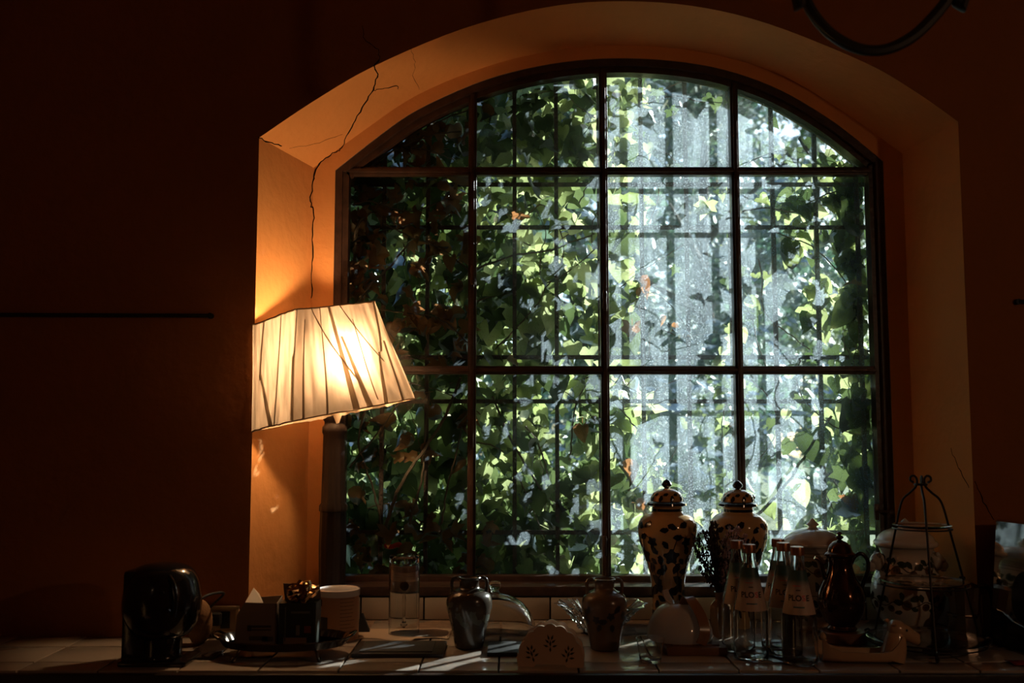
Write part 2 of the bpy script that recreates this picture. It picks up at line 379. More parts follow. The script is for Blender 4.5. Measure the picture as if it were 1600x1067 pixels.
# handles and hinges
def handle(px, py):
    p = at(px, py, YG - 0.05)
    h = MB(); h.tube([(p.x - 0.028, p.y + 0.01, p.z), (p.x - 0.01, p.y - 0.005, p.z + 0.002), (p.x + 0.012, p.y - 0.008, p.z)], 0.0045, 8); h.ell((p.x + 0.014, p.y - 0.008, p.z), (0.008, 0.008, 0.008), 10, 6)
    h.box((p.x - 0.026, p.y + 0.012, p.z), (0.014, 0.012, 0.05), bev=0.003)
    wbuild(h, 'latch_handle', M_frame)
handle(1168, 777); handle(1385, 800)
M_brass = mat('dull_brass', (0.35, 0.24, 0.10), 0.35, metal=1.0)
for px, py in [(945, 853), (739, 430), (945, 470)]:
    p = at(px, py, YG - 0.04); wbuild(MB().lathe([(0.006, -0.03), (0.008, -0.02), (0.006, 0.0), (0.008, 0.02), (0.006, 0.03)], 10, p), 'hinge_knuckle', M_frame)
# inner sill
sz = at(952, 917, YB).z
sill = MB().box(((fxL + fxR) / 2, (YB + YG) / 2 + 0.01, sz - 0.012), (at(1405, 900, Y2).x - at(495, 900, Y2).x, YG - YB + 0.03, 0.028), bev=0.004)
sill.build('window_sill', M_frame, kind='structure')

# security grille outside
YGR = YG + 0.07
gr = thing('window_grille', 'rusty iron security grille outside the window, wound with ivy', 'grille', (at(952, 900, YGR).x, YGR, CT))
G0 = Vector(gr.location)
for px in (598, 667, 735, 804, 870, 938, 1005, 1076, 1145, 1213, 1281, 1346):
    x = at(px, 560, YGR).x; zt = arch_z(x) - 0.005
    b = MB().box((x - G0.x, 0, (CT + 0.03 + zt) / 2 - CT), (0.013, 0.013, zt - CT - 0.03)); b.build('upright_bar', M_iron, gr, smooth=False)
for py in (288, 355, 558, 627, 832):
    z = at(952, py, YGR).z
    MB().box(((fxL + fxR) / 2 - G0.x, 0.004, z - CT), (fxR - fxL - 0.004, 0.006, 0.014)).build('cross_bar', M_iron, gr, smooth=False)

# ------------------------------------------------------------------ worktop (tiles one by one)
wt = thing('worktop', 'tiled kitchen worktop with dark front edge running below the window', 'worktop', (0, 2.6, CT - 0.9))
def wl(p): return (p[0], p[1] - 2.6, p[2] - (CT - 0.9))
MB().box(wl((0, (YF + Y1) / 2 + 0.01, CT - 0.033)), (2 * 1.95, Y1 - YF - 0.02, 0.05)).build('slab', M_grout, wt, smooth=False)
MB().box(wl((0.04, (Y1 + YB) / 2 - 0.005, CT - 0.033)), (1.30, YB - Y1 + 0.03, 0.05)).build('slab', M_grout, wt, smooth=False)
MB().box(wl((0, YF + 0.004, CT - 0.035)), (3.9, 0.022, 0.062), bev=0.004).build('front_edge', M_wood_d, wt)
MB().box(wl((0, (YF + Y1) / 2 + 0.03, (CT - 0.06) / 2)), (3.86, Y1 - YF - 0.10, CT - 0.06)).build('base_cabinet', M_wood_d, wt, smooth=False)
TW = 0.187; ys = [YF + 0.016, 2.465, 2.64, 2.815, YB - 0.004]
x_off = atz(586, 968).x
tmesh = {}
def tile_mesh(w_, d_, kind='h'):
    k = (round(w_, 4), round(d_, 4), kind)
    if k not in tmesh:
        b = MB().box((0, 0, 0), (w_, d_, 0.010) if kind == 'h' else (w_, 0.010, d_), bev=0.0022); tmesh[k] = b.mesh('tile', M_tile)
    return tmesh[k]
def xin(y, side):               # reveal line at counter level
    P, Q = (O_out[0], O_in[0]) if side < 0 else (O_out[-1], O_in[-1])
    t = (y - Y1) / (Y2 - Y1); return P.x + (Q.x - P.x) * max(0, min(1, t))
for j in range(4):
    y0, y1 = ys[j] + 0.0022, ys[j + 1] - 0.0022
    for i in range(-8, 13):
        x0 = x_off + i * TW + 0.0022; x1 = x0 + TW - 0.0044
        lim = (xin(y1, -1) + 0.006, xin(y1, 1) - 0.006) if j == 3 else (-1.95, 1.95)
        if j == 2: y1 = min(y1, 2.8128)
        a, b_ = max(x0, lim[0]), min(x1, lim[1])
        if b_ - a < 0.02: continue
        if j == 2 and (a < xoL - 0.01 or b_ > xoR + 0.01):
            ye = Y1 - 0.004
        else: ye = y1
        if ye > Y1 and j == 2: a, b_ = max(a, xin(y1, -1) + 0.004), min(b_, xin(y1, 1) - 0.004)
        o = link('tile', tile_mesh(b_ - a, ye - y0), wt); o.location = wl(((a + b_) / 2, (y0 + ye) / 2, CT - 0.005))
        o.rotation_euler = (random.uniform(-.004, .004), random.uniform(-.004, .004), 0)
# tiled splashback at the foot of the window and of the right reveal
sb = thing('splashback', 'row of pale tiles standing upright under the window sill', 'splashback', (0, YB, CT))
hs = sz - 0.028 - CT
MB().box((0.17, 0.012, hs / 2), (xin(YB, 1) - xin(YB, -1) - 0.01, 0.012, hs)).build('mortar_bed', M_grout, sb, smooth=False).location.x = (xin(YB, 1) + xin(YB, -1)) / 2 - 0.17
sx0 = at(564, 940, YB).x
for i in range(-2, 10):
    a, b_ = sx0 + i * 0.1865 + 0.0022, sx0 + (i + 1) * 0.1865 - 0.0022
    a, b_ = max(a, xin(YB, -1) + 0.01), min(b_, xin(YB, 1) - 0.01)
    if b_ - a < 0.02: continue
    o = link('tile', tile_mesh(b_ - a, hs - 0.004, 'v'), sb); o.location = ((a + b_) / 2, 0.002, hs / 2)
for side in (-1, 1):
    P, Q = (O_out[0], O_in[0]) if side < 0 else (O_out[-1], O_in[-1])
    A = Vector((P.x, P.y, 0)); d = (Vector((Q.x, Q.y, 0)) - A); ln = (YB - Y1) / (Y2 - Y1) * d.length; dn = d.normalized(); nrm = Vector((-dn.y, dn.x, 0)) * (1 if side > 0 else -1)
    for k in range(2):
        c = A + dn * (0.004 + ln / 2 * (k + 0.5)) + nrm * 0.006
        o = link('tile', tile_mesh(ln / 2 - 0.006, 0.116 if side > 0 else hs, 'v'), sb); o.location = (c.x, c.y - YB, 0.058 if side > 0 else hs / 2); o.rotation_euler = (0, 0, atan2(dn.y, dn.x))
for k in range(5):
    o = link('tile', tile_mesh(0.182, 0.112, 'v'), sb); o.location = (xoR + 0.097 + k * 0.187, Y1 - 0.006 - YB, 0.056)

# rails on the wall, cable
def rail(x0, x1, py0, py1, label):
    a, b = at(x0, py0, Y1 - 0.012), at(x1, py1, Y1 - 0.012)
    r_ = thing('wall_rail', label, 'rail', a)
    m = MB(); m.tube([(0, 0, 0), b - a], 0.0055, 8); m.build('rod', M_blackm, r_)
    e = b if x0 < 800 else a
    MB().tube([(e - a) + Vector((0, -0.002, 0)), (e - a) + Vector((0, 0.0125, 0))], 0.008, 10).build('mount', M_blackm, r_)
rail(-120, 328, 491, 493, 'thin dark rod fixed along the left wall')
rail(1592, 1720, 471, 472, 'end of a thin dark rod on the right wall')
cb = []
for x, y in [(1240, -60), (1256, -8), (1275, 28), (1305, 58), (1345, 77), (1385, 77), (1425, 58), (1460, 25), (1486, -10), (1510, -60)]:
    cb.append(at(x, y, 1.75))
cb = [Vector((cb[0].x - 0.03, 1.75, ZC))] + cb + [Vector((cb[-1].x + 0.04, 1.75, ZC))]
cab = MB().tube(crom(cb, 5), 0.0105, 8).build('hanging_cable', M_blackm); tag(cab, 'dark cable looping down in front of the wall above the arch', 'cable')

# ================================================================== IVY
def leaf_outline(kind):
    if kind == 'lobed': pts = [(-0.02, 0.02), (-.20, .18), (-.46, .16), (-.36, -.06), (-.56, -.30), (-.26, -.36), (-.14, -.62), (0, -1.0)]
    elif kind == 'tri': pts = [(-0.02, 0.0), (-.16, .14), (-.40, .10), (-.44, -.10), (-.34, -.34), (-.20, -.56), (-.08, -.80), (0, -1.0)]
    elif kind == 'heart': pts = [(-0.02, -.02), (-.16, .12), (-.36, .06), (-.45, -.16), (-.40, -.44), (-.26, -.70), (-.12, -.88), (0, -1.0)]
    else: pts = [(-0.02, 0.0), (-.18, .06), (-.26, -.12), (-.16, -.30), (-.24, -.52), (-.10, -.70), (-.12, -.86), (0, -1.0)]
    return pts + [(-x, y) for x, y in reversed(pts[:-1])]
def leaf_geo(kind, fold, curl):
    o = leaf_outline(kind); V = [(0, -0.05, 0), (0, -0.45, 0.03)]
    for x, y in o: V.append((x, y, abs(x) * fold - curl * (y + 0.3) ** 2 + 0.05 * sin(7 * y + 3 * x)))
    n = len(o); Fs = []
    for k in range(n):
        a, b = 2 + k, 2 + (k + 1) % n
        c = 1 if (V[a][1] + V[b][1]) / 2 < -0.22 else 0
        Fs.append((c, a, b))
    for k in range(n):                                   # close the gap between the two fan centres
        a = 2 + k; b = 2 + (k + 1) % n
        ca = 1 if (V[a][1] + V[b][1]) / 2 < -0.22 else 0
        k2 = (k + 1) % n; c2 = 1 if (V[2 + k2][1] + V[2 + (k2 + 1) % n][1]) / 2 < -0.22 else 0
        if ca != c2: Fs.append((ca, b, c2))
    # leaf stalk
    s = len(V); V += [(-0.012, 0, 0), (0.012, 0, 0), (0.05, 0.42, 0.10), (0.03, 0.42, 0.10)]; Fs.append((s, s + 1, s + 2, s + 3))
    return V, Fs
LEAFK = [('lobed', .22, .25), ('lobed', -.15, .4), ('tri', .25, .3), ('heart', .3, .35), ('heart', -.2, .2), ('tri', -.25, .5)]
LEAFG = [leaf_geo(*k) for k in LEAFK]; DEADG = [leaf_geo('dead', 1.1, 0.9), leaf_geo('lobed', .9, -.9), leaf_geo('heart', 1.0, 1.1)]
def lmesh(g, m_):
    me = bpy.data.meshes.new('leaf'); me.from_pydata(g[0], [], g[1]); me.materials.append(m_)
    me.polygons.foreach_set('use_smooth', [True] * len(me.polygons)); me.update(); return me
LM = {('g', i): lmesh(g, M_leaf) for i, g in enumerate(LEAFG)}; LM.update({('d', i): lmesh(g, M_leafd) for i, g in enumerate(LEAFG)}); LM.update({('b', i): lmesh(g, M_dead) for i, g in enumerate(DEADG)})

def inr(x, y, a, b, c, d): return a <= x <= b and c <= y <= d
def dens(x, y):
    if y < 268:
        if x < 745: return 1.25
        if x < 905: return .35 if (y > 232 and x > 800) else 1.0
        if x < 948: return .8
        if x < 1003: return .85
        if x < 1148: return .35 if y > 245 else (.30 if inr(x, y, 1003, 1140, 125, 185) else .05)
        return .55 if y > 225 else .06
    if y < 582:
        if x < 740: return 1.2
        if x < 948:
            if inr(x, y, 800, 940, 285, 330): return .30
            if inr(x, y, 880, 945, 352, 402): return .06
            if inr(x, y, 858, 938, 505, 580): return .22
            if inr(x, y, 770, 880, 340, 390): return .45
            return .85
        if x < 1150:
            if x < 985: return .85
            if x < 1003: return .35
            if x > 1128: return .45
            return .02
        if x > 1312: return 1.0
        if x > 1225 and y < 400: return .55
        if x > 1262: return .30
        if x < 1185: return .22
        return .05
    if x < 740: return 1.25 if y > 790 else .95
    if x < 948:
        if inr(x, y, 845, 908, 590, 735): return .14
        return 1.25 if y > 780 else .85
    if x < 1150:
        if y > 800: return .8
        if x < 1000: return .9
        if x < 1022: return .45
        if y > 735 and x < 1055: return .8
        if x > 1128: return .25
        return .02
    if x > 1328: return 1.1
    if y > 820 and x > 1255: return .5
    if x > 1290: return .30
    return .08
ivies = [thing('ivy_plant', 'shadowed ivy with dry brown leaves filling the panes behind the lamp', 'ivy', (at(630, 900, 3.24).x, 3.24, CT + 0.02)),
         thing('ivy_plant', 'sunlit green ivy crowding the middle panes left of the ginger jars', 'ivy', (at(850, 900, 3.24).x, 3.24, CT + 0.02)),
         thing('ivy_plant', 'ivy creeping up the right edge of the window behind the jars', 'ivy', (at(1340, 900, 3.24).x, 3.24, CT + 0.02))]
def which(x): return 0 if x < 742 else (1 if x < 1060 else 2)
leaves = [[], [], []]                                    # (score, key, matrix)
def put_leaf(px, py, Y, size, key, spread=0.6, drop=None):
    p = at(px, py, Y); i = which(px)
    if Y < YE - 0.02:
        p.x = min(max(p.x, fxL + 0.06), fxR - 0.05); p.z = min(p.z, arch_z(p.x) - 0.05)
    flip = random.choice((0, pi))
    M = Matrix.Translation(p) @ Matrix.Rotation(random.gauss(0, spread) if drop is None else drop, 4, 'Y') @ Matrix.Rotation(random.gauss(0, .45), 4, 'Z') \
        @ Matrix.Rotation(R(90) + random.gauss(0, .42), 4, 'X') @ Matrix.Rotation(flip, 4, 'Y') @ Matrix.Scale(size, 4)
    leaves[i].append((size / Y - max(0, Y - 3.26) * 0.25 + (0.05 if key[0] == 'b' else 0), key, Matrix.Translation(-ivies[i].location) @ M))
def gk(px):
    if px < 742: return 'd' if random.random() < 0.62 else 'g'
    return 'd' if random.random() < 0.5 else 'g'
N = 0
for t in range(4700):
    px, py = random.uniform(530, 1375), random.uniform(100, 905)
    p = at(px, py, YG)
    if p.z > arch_z(p.x) - 0.03: continue
    d = dens(px, py)
    if random.random() > d * 0.62: continue
    s = random.uniform(0.046, 0.092) if px < 1000 or px > 1230 else random.uniform(0.026, 0.055)
    if random.random() < 0.10: s *= 1.45
    Y = 3.20 + (abs(random.gauss(0, 0.12)) if px < 1000 else min(.06, abs(random.gauss(-.01, 0.03)))) + (0.02 if d < .3 else 0)
    dead = random.random() < (0.30 if px < 742 and (py < 560 or py > 800) else (0.12 if px < 742 else 0.014))
    if dead: put_leaf(px, py, random.uniform(3.165, 3.19), random.uniform(.04, .075), ('b', random.randrange(3)), 0.9)
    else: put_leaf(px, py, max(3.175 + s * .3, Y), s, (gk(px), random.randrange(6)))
    N += 1
# the deeper mass of ivy hanging outside on the left
for t in range(3800):
    px, py = random.uniform(505, 960), random.uniform(80, 920)
    d = dens(px, py)
    lim = (1.0 if px < 742 else .55)
    if py < 250: lim = 1.0
    if random.random() > d * lim * 0.85: continue
    if 250 < py < 780 and random.random() < 0.25: continue
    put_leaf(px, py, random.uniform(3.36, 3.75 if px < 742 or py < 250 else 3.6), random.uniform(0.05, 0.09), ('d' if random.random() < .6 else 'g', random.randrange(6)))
# leaves one can pick out in the photograph
for px, py, s, k, i, dr in [(1105, 315, .075, 'g', 0, .3), (1092, 322, .06, 'd', 3, -1.2), (863, 680, .085, 'g', 0, 0.1), (826, 718, .09, 'g', 0, 1.2), (1000, 632, .10, 'g', 0, -1.3), (977, 600, .07, 'g', 3, 0),
                            (1242, 320, .115, 'g', 1, .2), (1310, 655, .075, 'd', 0, .2), (1318, 735, .085, 'd', 0, .1), (1308, 772, .05, 'd', 4, 1.3), (1240, 750, .06, 'g', 2, .2), (1200, 790, .06, 'g', 2, -.5),
                            (1205, 655, .045, 'd', 2, .3), (1228, 640, .04, 'g', 3, 0), (1270, 480, .06, 'g', 4, 1.0), (1250, 620, .045, 'd', 0, .2), (1210, 680, .04, 'g', 2, 0), (1236, 690, .055, 'd', 4, .5),
                            (835, 600, .075, 'g', 0, .4), (720, 640, .06, 'g', 0, 0), (600, 640, .09, 'g', 0, .2), (610, 690, .08, 'g', 2, .8), (650, 790, .085, 'g', 0, -.6), (898, 440, .06, 'g', 3, 0)]:
    put_leaf(px, py, random.uniform(3.22, 3.30), s, (k, i), drop=dr)
for px, py, s in [(995, 440, .062), (988, 512, .07), (1053, 505, .060), (1066, 513, .055), (1000, 470, .04), (928, 650, .028), (1032, 495, .03), (640, 815, .10), (575, 855, .07), (545, 830, .06), (670, 900, .08),
                  (556, 380, .06), (590, 300, .05), (620, 330, .05), (585, 700, .045)]:
    put_leaf(px, py, random.uniform(3.18, 3.205), s, ('b', random.randrange(3)), drop=random.gauss(0, .5))
for i in range(3):
    L = sorted(leaves[i], key=lambda q: -q[0])
    for sc, key, M in L[:300]:
        o = link('leaf', LM[key], ivies[i]); o.matrix_local = M
    for kk, m_, nm in (('g', M_leaf, 'foliage'), ('d', M_leafd, 'shaded_foliage'), ('b', M_dead, 'dead_foliage')):
        rest = MB()
        for sc, key, M in L[300:]:
            if key[0] == kk:
                g = DEADG[key[1]] if kk == 'b' else LEAFG[key[1]]; rest.add([M @ Vector(v) for v in g[0]], g[1])
        if rest.v:
            me = bpy.data.meshes.new(nm); me.from_pydata(rest.v, [], rest.f); me.materials.append(m_)
            me.polygons.foreach_set('use_smooth', [True] * len(me.polygons)); link(nm, me, ivies[i], 'stuff')
# stems
def stem(pts, r0, r1, Y=3.21, jit=0.006, wh=None):
    i = which(sum(p[0] for p in pts) / len(pts)) if wh is None else wh
    P = []
    for p in pts:
        q = at(p[0], p[1], p[2] if len(p) > 2 else Y + random.uniform(-.015, .03))
        q.x = min(max(q.x, fxL + 0.045), fxR - 0.045)
        if q.y < YE - 0.02: q.z = min(q.z, arch_z(q.x) - 0.045)
        P.append(q - ivies[i].location)
    P = crom(P, 6); n = len(P)
    P = [p + Vector((random.gauss(0, 1), 0, random.gauss(0, 1))) * jit * 0.25 for p in P]
    MB().tube(P, [r0 + (r1 - r0) * k / (n - 1) for k in range(n)], 5).build('stem', M_stem, ivies[i])
for pts, a, b in [([(1150, 815), (1178, 808), (1222, 765), (1262, 705), (1298, 650)], .0062, .004), ([(1300, 880), (1330, 850), (1362, 822), (1385, 790)], .006, .0045),
                  ([(1185, 405), (1192, 440), (1190, 470), (1200, 495), (1230, 520), (1265, 545)], .003, .0018), ([(1150, 470), (1172, 490), (1182, 530), (1198, 575)], .0025, .002),
                  ([(982, 478), (1008, 460), (1026, 459), (1050, 480), (1079, 522)], .0018, .0012), ([(1032, 512), (1058, 525), (1082, 525), (1120, 518)], .002, .0012),
                  ([(1030, 290), (1025, 320), (1010, 352), (985, 362)], .002, .0015), ([(1020, 570), (1036, 555), (1048, 542)], .002, .001),
                  ([(953, 620), (975, 645), (1000, 675), (1018, 700), (1030, 740), (1040, 765)], .0028, .0016), ([(1140, 620), (1130, 650), (1128, 690), (1136, 740), (1140, 800)], .002, .0015),
                  ([(1250, 560), (1245, 600), (1270, 640), (1310, 670), (1350, 680)], .002, .002), ([(1170, 590), (1200, 620), (1215, 660), (1200, 700), (1170, 730)], .0022, .0014),
                  ([(1160, 330), (1200, 325), (1245, 330), (1300, 300), (1340, 310)], .003, .002), ([(1180, 350), (1230, 370), (1275, 390), (1320, 440), (1350, 520)], .0025, .002),
                  ([(1000, 250), (1030, 235), (1075, 262), (1120, 255), (1145, 235)], .0018, .001), ([(1160, 262), (1200, 240), (1250, 235), (1310, 250)], .002, .0015), ([(1005, 165), (1050, 150), (1100, 160), (1140, 135)], .002, .0015),
                  ([(926, 95), (932, 140), (938, 190), (945, 240), (950, 262)], .004, .003),
                  ([(745, 420), (800, 400), (860, 390), (930, 365)], .004, .0028), ([(745, 470), (820, 450), (880, 430), (940, 380)], .003, .002), ([(760, 560), (800, 520), (835, 480), (860, 440)], .003, .002),
                  ([(770, 620), (800, 690), (830, 740), (880, 800), (940, 830)], .004, .003), ([(820, 665), (840, 690), (850, 720), (858, 750)], .0035, .003), ([(890, 720), (895, 660), (905, 620), (925, 590)], .003, .002),
                  ([(745, 690), (790, 710), (830, 790), (860, 860)], .003, .002), ([(810, 350), (850, 320), (880, 380), (868, 440)], .0025, .002)]:
    stem(pts, a, b)
for pts, a, b in [([(540, 460), (535, 400), (560, 350), (590, 325), (625, 300)], .0042, .003), ([(545, 500), (570, 455), (610, 415), (640, 380)], .0034, .003), ([(540, 320), (580, 315), (640, 330), (700, 310)], .0024, .002),
                  ([(560, 345), (555, 400), (570, 440), (560, 520)], .0024, .002), ([(600, 350), (640, 370), (690, 390), (730, 420)], .0026, .002), ([(575, 480), (640, 490), (690, 500), (735, 540)], .0022, .002),
                  ([(600, 830), (620, 770), (650, 720), (690, 660), (720, 590)], .0055, .004), ([(640, 820), (660, 740), (665, 680), (670, 610)], .0034, .003), ([(545, 730), (580, 690), (610, 650), (640, 600)], .0030, .002),
                  ([(560, 240), (600, 218), (660, 215), (720, 205)], .0028, .002), ([(620, 215), (670, 235), (710, 250)], .0022, .0015), ([(575, 225), (640, 190), (700, 170), (735, 165)], .0026, .002),
                  ([(570, 640), (560, 690), (575, 740), (590, 790), (600, 850)], .003, .003), ([(690, 820), (700, 760), (715, 700), (725, 640)], .003, .002)]:
    stem(pts, a * 1.15, b * 1.15, Y=3.165, wh=0)
for t in range(46):
    x, y = random.choice([(random.uniform(540, 730), random.uniform(300, 880)), (random.uniform(750, 940), random.uniform(150, 860)), (random.uniform(1300, 1360), random.uniform(300, 860)), (random.uniform(950, 985), random.uniform(140, 860))])
    pts = [(x, y)]; an = random.gauss(-pi / 2, .7)
    for k in range(4):
        an += random.gauss(0, .35); x += 34 * cos(an); y += 34 * sin(an)
        pts.append((min(max(x, 532), 1368), min(max(y, 110), 895)))
    stem(pts, random.uniform(.0012, .003), .001, Y=random.uniform(3.19, 3.3))
# small red thing caught at the foot of the ivy
p = at(617, 853, 3.19); rt = MB(); rt.tube(crom([(-.034, 0, .003), (-.012, -.002, -.002), (.010, 0, .004), (.030, .002, -.005)], 5), [q * 1.25 for q in [.003, .006, .007, .007, .007, .006, .006, .006, .006, .006, .007, .007, .006, .006, .005, .003]], 8)
o = rt.build('plant_tie', mat('red_plastic', (0.9, 0.05, 0.03), 0.35)); o.location = p; tag(o, 'small bright red strip caught in the ivy above the upturned glass', 'plant tie')

# ================================================================== GARDEN OUTSIDE
MB().quad((-40, YE + 0.01, -0.05), (40, YE + 0.01, -0.05), (40, 60, -0.05), (-40, 60, -0.05)).build('garden_lawn', M_grass, kind='structure', smooth=False)
def tree(label, px, Y, hgt, rad, n, m_, cz=0.6, leaf=0.16, trunk=True, seed=1):
    rnd = random.Random(seed); b = at(px, 674, Y); t = thing('tree' if trunk else 'shrub', label, 'tree' if trunk else 'shrub', (b.x, Y, -0.05))
    if trunk:
        m = MB(); m.tube([(0, 0, 0), (.05, 0, hgt * .3), (-.05, .05, hgt * .6), (0, 0, hgt * .85)], [.14, .11, .07, .03], 8)
        for k in range(6):
            a = k * 1.05; z = hgt * (.3 + .07 * k); m.tube([(0, 0, z), (cos(a) * rad * .4, sin(a) * rad * .4, z + .3), (cos(a) * rad * .75, sin(a) * rad * .75, z + .5)], [.04, .025, .01], 5)
        m.build('trunk', M_bark, t)
    blobs = []
    for k in range(16 if hgt < 8 else 60):
        a = rnd.uniform(0, 2 * pi); rr = rad * sqrt(rnd.random()) * .8; z = hgt * rnd.uniform(1 - cz, 1.0) if trunk else hgt * rnd.uniform(.1, .9)
        blobs.append((rr * cos(a), rr * sin(a), z, rad * rnd.uniform(.22, .42) * (1 if hgt < 8 else .6)))
    V = []; Fs = []
    for k in range(n):
        bx, by, bz, br = rnd.choice(blobs); d = Vector((rnd.gauss(0, 1), rnd.gauss(0, 1), rnd.gauss(0, 1))).normalized() * br * rnd.uniform(.5, 1.0) ** .5
        c = Vector((bx, by, max(bz, .15 if not trunk else 0))) + d
        if c.z < 0.03: c.z = rnd.uniform(.05, .3)
        u = Vector((rnd.gauss(0, 1), rnd.gauss(0, 1), rnd.gauss(0, 1))).normalized(); v = u.orthogonal().normalized(); s = leaf * rnd.uniform(.6, 1.2)
        o_ = len(V); V += [c - u * s, c + v * s * .45, c + u * s, c - v * s * .45]; Fs.append((o_, o_ + 1, o_ + 2, o_ + 3))
    me = bpy.data.meshes.new('crown'); me.from_pydata([tuple(v) for v in V], [], Fs); me.materials.append(m_); link('crown' if trunk else 'foliage', me, t, 'stuff')
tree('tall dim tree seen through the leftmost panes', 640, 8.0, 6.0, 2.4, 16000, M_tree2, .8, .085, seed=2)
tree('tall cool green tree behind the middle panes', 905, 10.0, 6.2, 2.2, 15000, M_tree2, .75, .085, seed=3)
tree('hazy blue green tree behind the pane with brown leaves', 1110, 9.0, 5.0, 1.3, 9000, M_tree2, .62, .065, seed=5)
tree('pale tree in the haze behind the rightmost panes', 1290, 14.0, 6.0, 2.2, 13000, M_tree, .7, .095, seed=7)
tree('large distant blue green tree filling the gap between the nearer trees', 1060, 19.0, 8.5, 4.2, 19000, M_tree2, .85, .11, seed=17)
tree('pale green shrub behind the ginger jars', 1080, 5.6, 1.75, 0.6, 7000, M_tree, .9, .04, False, seed=9)
tree('sunlit shrub behind the right hand panes', 1260, 6.4, 1.95, 0.85, 8000, M_tree, .9, .045, False, seed=11)
tree('broad shrub low behind the middle panes', 860, 6.2, 1.5, 0.9, 7000, M_tree, .9, .045, False, seed=13)
tree('shaded shrub low behind the leftmost panes', 620, 6.0, 1.7, 0.9, 7000, M_tree2, .9, .045, False, seed=15)

# ================================================================== LAMP
def base(px, py, z=CT): return atz(px, py, z)
lampY = 2.90; lb = at(519, 900, lampY); lb.z = CT + .001
lamp = thing('table_lamp', 'table lamp with dark turned column and crooked pleated cream shade', 'lamp', lb)
mpl = mpp(780, lampY)
def zl(py, Y=lampY): return at(519, py, Y).z - CT
colp = [(.0, 0), (.066, 0), (.066, .012), (.058, .020), (.046, .034), (.042, .05)]
for hwp, py in [(20, 930), (21, 880), (21.5, 850), (20, 800), (22, 798), (22, 790), (19, 786), (17.5, 700), (17, 680), (19, 676), (19, 668), (16, 664), (15.5, 660), (18, 656), (18, 650), (8, 648)]:
    colp.append((hwp * mpl, zl(py)))
colp += [(0.0, zl(648) + .001)]
fl = lambda a, z: 1.0 - (0.05 * (0.5 + 0.5 * cos(12 * a)) if .07 < z < zl(690) else 0)
MB().lathe(colp, 72, wob=fl).build('column', M_wood_d, lamp)
ctop = zl(648)
# shade : rectangular frustum, tilted
def P3(px, py, Y): return at(px, py, Y) - lb
Yn = 2.625
B = {'n': P3(455, 658, Yn), 'l': P3(394, 674, Yn + .125), 'r': P3(648, 622, Yn + .255)}; B['f'] = B['l'] + B['r'] - B['n']
T = {'n': P3(460, 484, Yn + .03), 'l': P3(395, 508, Yn + .125), 'r': P3(586, 471, Yn + .235)}; T['f'] = T['l'] + T['r'] - T['n']
bulb_p = P3(528, 560, Yn + .18)
MB().tube([(0, 0, ctop - .002), (0.0, -.02, ctop + .03), bulb_p - Vector((0, 0, .05))], .007, 8).build('lamp_stem', M_brass, lamp)
MB().lathe([(0, -.028), (.014, -.028), (.015, .002), (.0, .003)], 16, bulb_p - Vector((0, 0, .038))).build('lamp_holder', M_brass, lamp)
M_bulb = mat('lit_bulb', (1, .8, .5), .5, emit=((1.0, 0.60, 0.30), 540.0))
MB().ell((0, 0, 0), (.022, .022, .030), 16, 10).build('bulb', M_bulb, lamp).location = bulb_p
M_shade = shade_mat('gathered_fabric', (0.38, 0.33, 0.275), 0.52); M_fold = shade_mat('bunched_fabric', (0.30, 0.24, 0.17), 0.7); M_hem = shade_mat('hem_fabric', (0.8, 0.66, 0.48), 0.8)
V = []; Fs = []; UV = []
order = ['l', 'n', 'r', 'f']; nu, nv = 70, 22; rnd = random.Random(3)
cen = (B['n'] + B['f'] + T['n'] + T['f']) / 4
def shade_pt(sx, v):
    i = int(sx) % 4; t = sx - int(sx); a, b = order[i], order[(i + 1) % 4]
    pt = T[a].lerp(T[b], t); pb = B[a].lerp(B[b], t); p = pt.lerp(pb, v)
    nn = (pb - pt).cross(B[b] - B[a]).normalized()
    if nn.dot(p - cen) < 0: nn = -nn
    return p, nn
tot = nu * 4
for j in range(nv + 1):
    for k in range(tot):
        sx = 4.0 * k / tot; v = j / nv; p, nn = shade_pt(sx, v)
        wv = mnoise.noise(Vector((sx * 16, v * 1.5, 0))) * .0030 + mnoise.noise(Vector((sx * 45, v * 2.0, 5))) * .0014
        sag = -0.006 * sin(pi * (sx - int(sx))) * sin(pi * v)
        V.append(tuple(p + nn * (wv + sag))); UV.append((sx / 4, v))
for j in range(nv):
    for k in range(tot):
        k2 = (k + 1) % tot; Fs.append((j * tot + k, j * tot + k2, (j + 1) * tot + k2, (j + 1) * tot + k))
def uvmesh(name, V, Fs, UV, m_):
    me = bpy.data.meshes.new(name); me.from_pydata(V, [], Fs); me.materials.append(m_); ul = me.uv_layers.new(name='UVMap')
    for lp in me.loops: ul.data[lp.index].uv = UV[lp.vertex_index]
    me.polygons.foreach_set('use_smooth', [True] * len(me.polygons)); me.update(); return me
shade = link('lamp_shade', uvmesh('lamp_shade', V, Fs, UV, M_shade), lamp)
